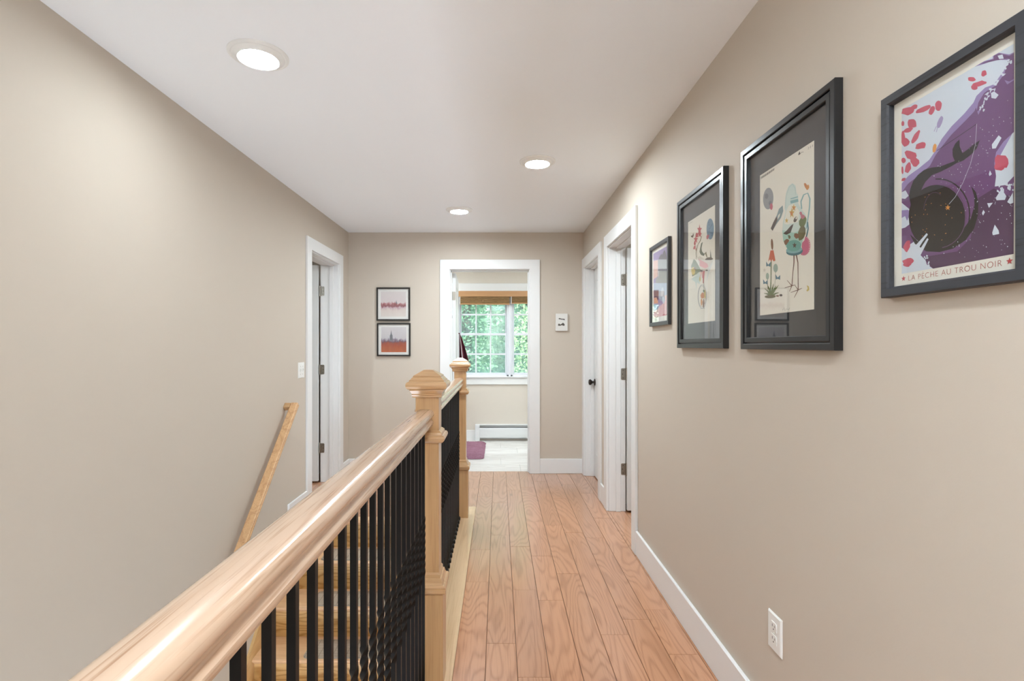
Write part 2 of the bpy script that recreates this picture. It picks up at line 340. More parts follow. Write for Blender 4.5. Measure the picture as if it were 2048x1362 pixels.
ART={
'poster':'sky:-1159,1806 1249,1793 1236,-1700 -1159,-1703|lav:-1159,211 -988,317 -714,383 -454,465 -331,571 -163,766 51,915 315,1032 508,1152 565,1245 730,1310 890,1286 1028,1396 1112,1480 1161,1582 1249,1565 1249,347 890,-147 890,-509 -1159,-11|pur:-1159,29 -988,158 -714,240 -440,339 -304,505 -141,629 51,760 334,890 527,989 621,1167 766,1238 942,1224 1045,1338 1128,1439 1181,1539 1249,1603 1249,1201 1161,1198 1078,1266 1128,1167 1246,1181 1246,323 1062,231 932,101 897,-83 932,-309 908,-482 1095,-513 1242,-410 1236,-1700 -363,-1708 -1159,-1145|lav:1249,1644 1161,1652 977,1798 873,1823 873,1741 712,1796 527,1801 712,1735 925,1695 1161,1556 1028,1331 820,1239 602,1176 546,1066 602,887 712,1056 960,1202 1161,1390 1249,1438|pur:1249,1628 1161,1630 994,1765 890,1790 890,1721 730,1769 602,1781 925,1679 1145,1591 1078,1369 925,1252 712,1224 602,1108 565,955 712,989 977,1161 1178,1381 1249,1423|dpur:602,-592 890,-509 1161,-719 1239,-678 1236,-1700 -363,-1708 -618,-1439 174,-1467 451,-1275|sky:-1159,29 -1055,38 -973,-98 -1065,-139 -1159,-101|sky:-1159,-194 -912,-420 -842,-528 -902,-679 -1065,-741 -1159,-740|sky:-1159,-1703 -1159,-1266 -988,-1137 -515,-976 -496,-1079 -714,-1345 -547,-1508 -477,-1702|sky:838,1164 897,1161 977,1063 925,1023 848,1072|sky:855,262 977,372 1028,309 925,169 862,187|sky:862,-1267 908,-1139 977,-1253 987,-1314 873,-1313|sky:770,-733 873,-751 802,-822|sky:669,-881 698,-828 727,-879 691,-927|sky:820,-173 855,-251 813,-270 799,-232|sky:925,-684 1028,-557 1112,-705 1088,-762 942,-728|sky:1128,-806 1226,-674 1230,-849 1178,-857|sky:1135,-519 1181,-520 1194,-601 1145,-605|sky:960,1742 1045,1717 1068,1633 987,1671|sky:741,1116 719,1116 711,1136 727,1143 743,1136|sky:763,1170 719,1190 739,1198 775,1191 797,1173|sky:1081,1351 1058,1360 1057,1373 1084,1371 1108,1359|sky:1129,1493 1100,1521 1107,1538 1139,1528 1151,1503|sky:707,1018 688,1023 687,1037 705,1038 723,1027|sky:748,1094 724,1097 711,1118 725,1138 744,1118|sky:647,958 628,953 620,973 628,993 654,980|sky:1189,1484 1168,1502 1171,1514 1201,1497 1213,1480|sky:771,1149 753,1164 758,1171 782,1162 799,1143|sky:834,1225 818,1220 802,1238 807,1264 831,1248|sky:662,976 635,990 617,1020 642,1023 661,1001|sky:829,1230 802,1247 806,1258 841,1249 854,1234|sky:801,1109 768,1113 763,1129 804,1139 827,1129|sky:1056,1452 1025,1475 1030,1487 1076,1471 1090,1450|sky:1098,1429 1080,1454 1077,1476 1110,1462 1119,1436|sky:700,991 687,967 663,993 665,1031 695,1031|sky:722,1059 706,1030 694,1052 704,1091 721,1100|sky:772,1072 744,1079 738,1098 759,1117 784,1098|sky:1136,1521 1106,1516 1104,1539 1134,1543 1155,1534|sky:873,1196 852,1212 854,1224 891,1209 899,1190|sky:918,1180 900,1153 894,1179 906,1214 919,1206|sky:1112,1534 1085,1543 1087,1561 1102,1569 1120,1554|sky:929,1247 904,1260 907,1274 938,1264 950,1247|sky:980,1290 950,1277 941,1305 962,1330 979,1320|sky:1071,1421 1057,1417 1044,1428 1052,1445 1066,1443|sky:856,1204 835,1188 825,1209 836,1234 850,1233|sky:1210,1490 1190,1473 1173,1499 1181,1539 1208,1531|sky:1158,1540 1128,1554 1118,1578 1154,1578 1176,1559|sky:1163,1511 1134,1521 1138,1538 1160,1540 1178,1526|sky:790,1176 762,1186 758,1204 795,1202 804,1187|sky:717,907 696,901 684,923 696,952 728,936|sky:1059,1476 1039,1454 1028,1479 1038,1520 1055,1509|sky:910,1340 900,1318 892,1340 895,1367 910,1364|sky:1073,1341 1038,1350 1035,1377 1064,1384 1081,1364|sky:1118,1522 1098,1503 1088,1525 1107,1551 1123,1549|sky:841,1198 826,1166 816,1190 830,1224 844,1231|sky:932,1257 884,1276 896,1298 937,1301 963,1274|sky:947,1306 917,1324 919,1344 937,1352 953,1328|sky:1149,1486 1119,1481 1103,1514 1124,1537 1150,1518|sky:1060,1375 1041,1366 1019,1388 1022,1414 1045,1404|sky:1036,-468 1020,-483 997,-476 998,-436 1021,-436|sky:972,-574 966,-597 950,-577 946,-553 964,-554|sky:1075,-612 1065,-632 1045,-619 1050,-593 1065,-585|sky:1246,-641 1233,-656 1210,-642 1212,-621 1231,-623|sky:988,-585 970,-596 947,-585 945,-560 970,-565|sky:1144,-531 1135,-539 1116,-532 1122,-518 1136,-514|sky:994,-603 989,-619 973,-607 972,-586 988,-588|sky:1004,-501 996,-522 977,-514 982,-481 998,-464|sky:1055,-554 1049,-583 1031,-560 1027,-527 1046,-532|sky:1181,-530 1174,-539 1158,-533 1160,-515 1174,-516|sky:1245,-549 1234,-575 1218,-561 1223,-530 1235,-513|sky:1169,-604 1158,-612 1139,-604 1139,-586 1160,-587|sky:1074,-588 1065,-604 1048,-592 1048,-568 1067,-561|sky:1029,-555 1019,-575 1005,-557 1004,-537 1020,-529|sky:1033,-459 1024,-488 1009,-467 1012,-442 1022,-434|sky:1169,-560 1161,-574 1149,-565 1151,-546 1160,-545|sky:1187,-620 1180,-632 1161,-623 1164,-604 1181,-600|sky:1123,-512 1111,-533 1096,-513 1093,-490 1112,-483|sky:1010,-455 1002,-467 988,-459 991,-440 1002,-437|sky:1163,-583 1151,-603 1130,-589 1130,-556 1152,-555|sky:1214,-543 1201,-554 1181,-544 1187,-528 1201,-523|sky:1138,-496 1132,-526 1108,-505 1109,-470 1130,-468|sky:-701,-1385 -727,-1416 -738,-1392 -720,-1347 -686,-1337|sky:-476,-1482 -496,-1496 -515,-1478 -500,-1462 -481,-1461|sky:-756,-1472 -788,-1493 -813,-1467 -792,-1442 -760,-1436|sky:-470,-1657 -485,-1670 -496,-1657 -486,-1641 -468,-1636|sky:-551,-1556 -577,-1569 -593,-1557 -575,-1528 -556,-1527|sky:-520,-1484 -542,-1495 -559,-1484 -542,-1461 -517,-1451|sky:-738,-1559 -761,-1578 -781,-1562 -762,-1529 -736,-1528|sky:-705,-1528 -730,-1551 -743,-1533 -726,-1498 -707,-1501|sky:-450,-1585 -479,-1612 -492,-1590 -473,-1549 -448,-1546|sky:-680,-1428 -703,-1448 -716,-1427 -706,-1395 -677,-1397|sky:-672,-1587 -695,-1593 -705,-1582 -700,-1558 -682,-1567|sky:-555,-1536 -580,-1549 -591,-1534 -581,-1509 -558,-1505|sky:-691,-1395 -708,-1403 -735,-1393 -717,-1370 -688,-1371|sky:-591,-1634 -614,-1645 -628,-1634 -617,-1602 -592,-1604|sky:-618,-1620 -642,-1639 -656,-1626 -637,-1591 -619,-1592|sky:-687,-1407 -720,-1441 -729,-1409 -712,-1368 -681,-1361|sky:-650,-1610 -685,-1652 -695,-1623 -668,-1571 -646,-1569|sky:-530,-1621 -561,-1639 -574,-1622 -557,-1593 -529,-1578|sky:-569,-1562 -590,-1582 -601,-1561 -590,-1538 -570,-1538|sky:-485,-1442 -510,-1453 -530,-1433 -522,-1411 -496,-1420|sky:-744,-1455 -772,-1485 -790,-1465 -764,-1417 -736,-1412|sky:-445,-1646 -471,-1667 -491,-1646 -476,-1610 -445,-1613|sky:-550,-1462 -573,-1471 -585,-1457 -582,-1428 -551,-1432|sky:-684,-1386 -712,-1421 -733,-1393 -708,-1348 -681,-1352|sky:-772,-1376 -800,-1396 -820,-1383 -795,-1347 -768,-1335|sky:-735,-1366 -757,-1385 -771,-1375 -750,-1335 -726,-1327|lav:-1159,-355 -988,-388 -842,-536 -872,-607 -963,-526 -1014,-613 -1065,-500 -1159,-517|ink:339,-867 327,-996 286,-1113 209,-1205 117,-1284 -3,-1326 -134,-1348 -277,-1334 -427,-1302 -569,-1220 -705,-1121 -822,-995 -902,-848 -954,-695 -973,-543 -959,-398 -903,-273 -811,-177 -707,-95 -571,-61 -427,-54 -277,-84 -133,-146 1,-231 117,-340 210,-465 285,-595 329,-733|ink:-963,-108 -932,22 -862,158 -739,255 -571,308 -385,290 -207,244 9,238 125,237 80,346 75,474 133,559 223,602 227,470 283,325 393,354 508,396 632,426 572,303 451,228 295,180 166,183 51,162 -185,140 -385,140 -547,59 -642,-66 -681,-159 -571,-336 -912,-321|ink:462,-339 557,-477 602,-660 595,-896 520,-1118 354,-1290 92,-1398 -207,-1409 -524,-1340 -812,-1132 -937,-909 -714,-1112 -385,-1271 -34,-1248 255,-1129 451,-929 527,-708 520,-534|ink:-305,23 -185,-15 -70,-70 37,-140 135,-224 221,-318 293,-420 349,-527 389,-637 412,-747 418,-855 406,-958 376,-1054 329,-1139 267,-1213 189,-1274 98,-1318 115,-1342 209,-1295 289,-1233 354,-1156 402,-1067 432,-969 445,-863 439,-752 416,-638 374,-524 316,-413 241,-307 152,-209 51,-122 -62,-48 -182,10 -305,49|lav2:-156,-125 -48,-186 50,-260 138,-345 212,-440 271,-540 315,-644 341,-749 350,-852 341,-951 315,-1043 271,-1125 212,-1196 138,-1254 50,-1296 -48,-1321 -156,-1328 -151,-1343 -42,-1336 59,-1310 149,-1267 225,-1208 286,-1135 330,-1051 357,-957 366,-856 357,-751 330,-644 286,-538 225,-435 149,-338 59,-250 -42,-174 -151,-112|lav2:-586,-489 -566,-398 -532,-322 -485,-264 -430,-228 -369,-215 -306,-227 -245,-260 -187,-315 -182,-311 -241,-255 -306,-219 -372,-207 -436,-220 -493,-257 -540,-316 -575,-394 -595,-486|gold:-94,-920 -89,-906 -73,-902 -78,-916|gold:-60,-526 -77,-517 -87,-501 -69,-510|gold:63,-829 57,-812 64,-800 70,-816|gold:-165,-522 -184,-517 -198,-502 -179,-507|gold:-616,-877 -598,-889 -592,-906 -610,-894|gold:-495,-591 -492,-608 -504,-619 -507,-602|gold:-584,-569 -580,-586 -591,-597 -595,-580|gold:-539,-491 -541,-507 -557,-513 -555,-498|gold:-92,-1080 -81,-1070 -63,-1071 -74,-1081|gold:264,-781 255,-766 259,-752 267,-767|gold:-178,-1186 -163,-1180 -144,-1186 -159,-1192|gold:-562,-928 -543,-938 -534,-954 -553,-945|gold:-445,-222 -460,-229 -480,-224 -465,-217|gold:-540,-241 -551,-251 -571,-249 -559,-238|gold:-54,-737 -64,-721 -61,-706 -51,-722|gold:-80,-1083 -70,-1072 -52,-1073 -62,-1084|gold:-518,-398 -526,-411 -544,-412 -536,-400|gold:-346,-1046 -327,-1046 -310,-1058 -329,-1058|gold:-62,-617 -78,-605 -84,-589 -68,-600|gold:-181,-275 -199,-273 -215,-260 -197,-262|gold:-529,-877 -510,-887 -502,-904 -520,-893|gold:-891,-654 -880,-671 -884,-687 -896,-670|gold:-632,-1000 -613,-1009 -603,-1026 -623,-1017|gold:-800,-528 -794,-545 -803,-558 -809,-540|gold:-387,-411 -401,-419 -421,-415 -407,-407|gold:-895,-550 -887,-568 -895,-582 -903,-564|sky:-887,-1235 -515,-976 -487,-1013 -618,-1131 -822,-1365|sky:-812,-1406 -501,-1078 -468,-1108 -666,-1392 -753,-1474|ink:-270,574 177,656 575,735 570,745 171,665 -276,584|sky:569,742 543,383 448,75 292,-222 130,-439 -3,-534 3,-540 136,-444 298,-226 454,71 549,380 576,738|gold:-25,-534 -10,-579 33,-592 -1,-610 11,-655 -25,-622 -61,-636 -50,-597 -84,-561 -40,-571|gold:-283,629 -307,577 -338,566 -368,584 -375,643 -361,705 -330,736 -303,722 -281,690|vio:-155,1069 -210,1001 -255,1011 -274,1048 -271,1109 -229,1174 -178,1213 -146,1191 -127,1147|vio:-257,1046 -293,950 -280,941 -244,1038|vio:-292,1062 -346,984 -334,974 -280,1052|pink:-824,1620 -847,1584 -911,1578 -993,1583 -1074,1639 -1168,1700 -1148,1745 -1133,1794 -1027,1762 -937,1733 -845,1679|pink:-743,1682 -744,1653 -763,1627 -823,1634 -881,1636 -921,1667 -930,1697 -918,1722 -877,1733 -824,1734 -775,1711|pink:-416,1519 -424,1489 -486,1469 -594,1475 -687,1501 -772,1530 -790,1565 -753,1593 -644,1589 -543,1579 -448,1553|pink:-338,1373 -366,1345 -404,1332 -439,1357 -470,1391 -460,1439 -438,1473 -406,1499 -365,1491 -327,1465 -314,1414|pink:-165,1395 -181,1352 -214,1329 -258,1348 -296,1389 -310,1446 -315,1506 -284,1541 -238,1539 -194,1505 -161,1451|pink:-773,1321 -768,1256 -840,1266 -903,1288 -970,1327 -995,1390 -999,1444 -973,1487 -903,1467 -837,1438 -787,1380|pink:-848,1255 -889,1237 -918,1218 -985,1223 -1047,1247 -1097,1274 -1110,1303 -1082,1323 -1028,1330 -955,1316 -896,1288|pink:-1087,1455 -1091,1425 -1111,1414 -1133,1425 -1157,1440 -1167,1474 -1173,1509 -1152,1520 -1134,1532 -1112,1513 -1091,1488|pink:-941,1016 -966,971 -1017,956 -1084,963 -1134,1025 -1193,1083 -1174,1134 -1144,1172 -1080,1154 -1025,1123 -981,1077|pink:-1065,1165 -1077,1110 -1094,1056 -1124,1082 -1153,1104 -1174,1170 -1171,1244 -1156,1306 -1126,1321 -1093,1298 -1080,1226|pink:-727,1004 -784,966 -842,947 -891,958 -903,1010 -863,1073 -818,1121 -765,1144 -704,1163 -673,1126 -703,1062|pink:-537,809 -544,777 -565,740 -652,764 -729,778 -798,818 -782,856 -773,893 -699,893 -621,884 -557,848|pink:-796,621 -826,585 -915,634 -1007,692 -1052,772 -1080,847 -1027,865 -945,827 -875,782 -783,720 -761,649|pink:-702,547 -692,482 -734,455 -782,438 -848,470 -886,532 -925,592 -928,656 -872,668 -810,661 -759,601|pink:-1046,665 -1054,637 -1080,625 -1117,628 -1148,658 -1169,692 -1168,724 -1150,747 -1116,747 -1082,727 -1058,697|pink:-906,443 -948,407 -991,378 -1032,406 -1077,436 -1063,500 -1048,553 -1008,583 -959,600 -919,563 -913,504|pink:-1109,478 -1110,426 -1125,404 -1142,410 -1156,434 -1171,471 -1170,524 -1161,569 -1142,565 -1125,563 -1115,522|pink:-1047,291 -1052,272 -1067,258 -1094,247 -1127,256 -1162,265 -1163,286 -1157,303 -1138,319 -1102,315 -1071,307|pink:556,1536 534,1530 499,1536 449,1565 404,1605 402,1630 398,1653 424,1653 466,1632 514,1603 538,1568|pink:761,1524 730,1522 705,1518 677,1535 659,1566 664,1598 675,1628 706,1624 733,1614 751,1588 758,1559|pink:761,1396 755,1371 684,1378 613,1389 537,1419 464,1457 478,1482 506,1500 591,1481 675,1465 716,1428|pink:587,1387 586,1361 556,1359 517,1374 481,1402 465,1435 458,1466 484,1474 517,1471 557,1449 581,1415|pink:1144,-95 1152,-172 1121,-231 1044,-206 980,-191 933,-127 910,-60 912,6 955,49 1028,11 1100,-18|pink:1085,-197 1072,-237 1027,-248 976,-224 924,-200 899,-154 907,-117 923,-82 975,-92 1028,-106 1070,-149|pink:-933,-1172 -972,-1220 -1018,-1271 -1062,-1238 -1091,-1198 -1119,-1140 -1077,-1080 -1035,-1039 -985,-1026 -935,-1043 -930,-1110|pink:-832,-1479 -860,-1510 -908,-1532 -988,-1542 -1072,-1514 -1123,-1473 -1143,-1427 -1063,-1411 -1000,-1397 -915,-1404 -856,-1440|pink:-897,-1542 -936,-1559 -965,-1581 -1029,-1572 -1085,-1551 -1127,-1521 -1111,-1495 -1078,-1479 -1028,-1475 -968,-1484 -919,-1510|sky:913,-754 920,-746 928,-759 920,-767|sky:250,-209 255,-204 261,-212 255,-217|sky:641,-899 646,-893 651,-901 646,-906|sky:771,-420 777,-413 783,-424 777,-430|sky:599,-1556 605,-1551 610,-1558 605,-1564|sky:1202,-895 1208,-888 1214,-898 1208,-905|sky:799,501 805,507 812,496 805,490|sky:869,695 875,700 881,690 875,684|sky:726,-152 734,-145 741,-157 734,-164|sky:387,-703 392,-698 398,-706 392,-711|sky:1022,-1703 1026,-1698 1030,-1704 1026,-1709|sky:435,-1303 442,-1296 449,-1306 442,-1314|sky:1167,-1011 1174,-1002 1182,-1015 1174,-1023|sky:1180,-877 1187,-869 1194,-881 1187,-889|sky:745,-1491 754,-1481 763,-1494 754,-1504|sky:744,-209 750,-203 756,-213 750,-219|sky:1138,-818 1145,-810 1153,-822 1145,-830|sky:-206,246 -199,252 -192,241 -199,235|sky:761,149 768,155 775,144 768,138|sky:518,-766 524,-759 530,-769 524,-775|sky:877,580 884,586 891,574 884,567|sky:1194,-1181 1202,-1173 1210,-1185 1202,-1194|sky:797,349 805,356 813,342 805,335|sky:491,-87 497,-82 503,-91 497,-96|sky:563,-1521 568,-1516 573,-1523 568,-1528|sky:-159,-3 -149,6 -139,-9 -149,-18|sky:603,-365 608,-360 613,-368 608,-373|sky:477,-720 483,-715 488,-723 483,-729|sky:1033,-846 1040,-839 1048,-850 1040,-858|sky:602,169 609,176 617,163 609,156|sky:452,-3 460,4 468,-9 460,-16|sky:489,-1176 495,-1170 501,-1179 495,-1185|sky:935,458 942,465 950,452 942,445|sky:696,-1026 703,-1017 711,-1029 703,-1037|sky:616,-1011 622,-1004 629,-1014 622,-1021|sky:1124,-1558 1131,-1550 1139,-1560 1131,-1569|sky:906,-778 914,-770 921,-782 914,-790|sky:993,560 997,564 1002,556 997,552|sky:442,-904 447,-900 451,-907 447,-911|sky:114,-18 119,-13 123,-21 119,-25|sky:484,-1467 490,-1461 495,-1469 490,-1474|sky:1019,-1497 1025,-1490 1031,-1499 1025,-1506|sky:898,-1332 903,-1327 907,-1333 903,-1338|sky:1026,-1596 1031,-1590 1037,-1598 1031,-1604|sky:591,19 599,26 607,13 599,6|sky:601,-1108 606,-1103 611,-1110 606,-1115|sky:998,-1420 1004,-1414 1010,-1423 1004,-1429|sky:1113,-1093 1121,-1085 1128,-1097 1121,-1105|sky:518,-342 527,-333 536,-348 527,-356|sky:1171,584 1178,590 1186,578 1178,571|sky:574,-519 578,-515 582,-521 578,-526|sky:722,469 726,473 731,466 726,462|sky:585,-87 592,-82 598,-92 592,-97|sky:220,-1495 228,-1487 235,-1497 228,-1505|sky:437,570 446,577 455,562 446,555|sky:478,414 485,420 492,409 485,403|sky:421,-325 430,-316 439,-331 430,-340|sky:572,-656 578,-651 584,-659 578,-665|sky:792,-882 800,-872 809,-886 800,-895|sky:620,-304 628,-296 636,-309 628,-317|sky:203,204 210,209 217,199 210,193|sky:327,-1597 332,-1591 338,-1599 332,-1605|sky:890,-717 895,-712 900,-720 895,-725|sky:565,354 570,359 575,350 570,346|sky:3,89 9,94 15,85 9,80|sky:248,126 254,132 261,122 254,116|sky:237,-11 246,-3 256,-17 246,-25|sky:323,-400 332,-392 341,-405 332,-413|sky:751,162 755,166 759,159 755,155|sky:571,-865 578,-859 584,-869 578,-875|sky:631,-1038 640,-1029 648,-1041 640,-1050|sky:600,-983 605,-977 610,-985 605,-990|sky:530,-1200 535,-1195 540,-1202 535,-1207|sky:1155,-719 1163,-711 1170,-724 1163,-732|sky:177,-298 186,-290 195,-304 186,-312|sky:-255,274 -246,282 -236,268 -246,260|sky:832,-593 836,-588 841,-596 836,-600|sky:341,-104 348,-98 355,-109 348,-115|sky:656,312 661,316 666,308 661,304|sky:84,-1364 92,-1355 100,-1367 92,-1375|sky:579,-646 589,-637 598,-651 589,-660|sky:-64,-119 -59,-114 -53,-122 -59,-127|sky:358,-564 362,-560 367,-567 362,-571|sky:1175,-1049 1183,-1041 1191,-1053 1183,-1062|sky:689,-452 696,-446 702,-456 696,-462|sky:-123,-1451 -113,-1440 -102,-1454 -113,-1465|sky:694,-1456 701,-1449 707,-1459 701,-1466|sky:823,-259 829,-254 834,-263 829,-268|sky:525,-579 531,-573 537,-583 531,-589|sky:-346,109 -335,118 -324,102 -335,93|sky:152,-1363 158,-1358 163,-1365 158,-1371|sky:533,-1623 538,-1618 543,-1625 538,-1631|sky:1059,577 1067,584 1075,570 1067,564|sky:-181,-62 -176,-58 -171,-66 -176,-70|sky:709,-635 714,-631 718,-638 714,-642|sky:781,89 785,93 789,86 785,82|sky:265,82 271,87 277,77 271,72|sky:769,-1599 774,-1594 779,-1601 774,-1606|sky:554,10 560,15 566,6 560,0|sky:615,-1025 621,-1019 627,-1028 621,-1034|sky:776,146 784,153 791,140 784,133|sky:85,-252 90,-247 95,-255 90,-260|sky:655,-379 662,-372 670,-383 662,-391|sky:180,-1289 189,-1280 198,-1293 189,-1303|sky:777,-732 782,-727 786,-734 782,-739|sky:48,5 56,12 65,-1 56,-8|sky:909,-678 916,-672 922,-682 916,-688|sky:635,642 641,647 647,637 641,632|sky:-196,297 -187,304 -178,291 -187,283|sky:209,-1372 218,-1363 228,-1376 218,-1386|sky:1079,-1499 1086,-1491 1092,-1502 1086,-1509|sky:746,202 754,210 762,196 754,188|sky:1136,-1557 1141,-1551 1147,-1559 1141,-1565|sky:209,-1351 218,-1342 227,-1354 218,-1363|sky:962,-1063 970,-1054 978,-1067 970,-1075|sky:358,-1307 365,-1300 372,-1310 365,-1317|sky:658,-776 664,-769 671,-779 664,-786|sky:1191,495 1197,501 1203,489 1197,484|sky:1035,-1429 1041,-1422 1047,-1432 1041,-1438|sky:674,595 683,603 691,588 683,580|sky:605,-522 609,-518 614,-525 609,-530|sky:439,-716 446,-709 453,-720 446,-727|sky:1132,893 1137,898 1142,889 1137,884|sky:280,368 286,373 292,363 286,358|sky:516,-378 522,-373 527,-381 522,-386|sky:-352,111 -344,118 -335,105 -344,98|sky:1110,-612 1114,-608 1118,-615 1114,-619|sky:424,349 429,354 434,346 429,342|sky:343,-751 350,-744 358,-755 350,-762|sky:435,106 440,110 445,103 440,98|sky:181,63 189,71 198,58 189,50|sky:1078,-1717 1086,-1707 1095,-1720 1086,-1729|sky:236,-262 245,-254 253,-268 245,-276|sky:687,252 693,257 699,247 693,242|sky:816,208 823,214 830,203 823,196|sky:1020,-965 1027,-958 1034,-969 1027,-977|sky:985,677 993,684 1001,670 993,663|sky:863,417 870,424 878,411 870,404',
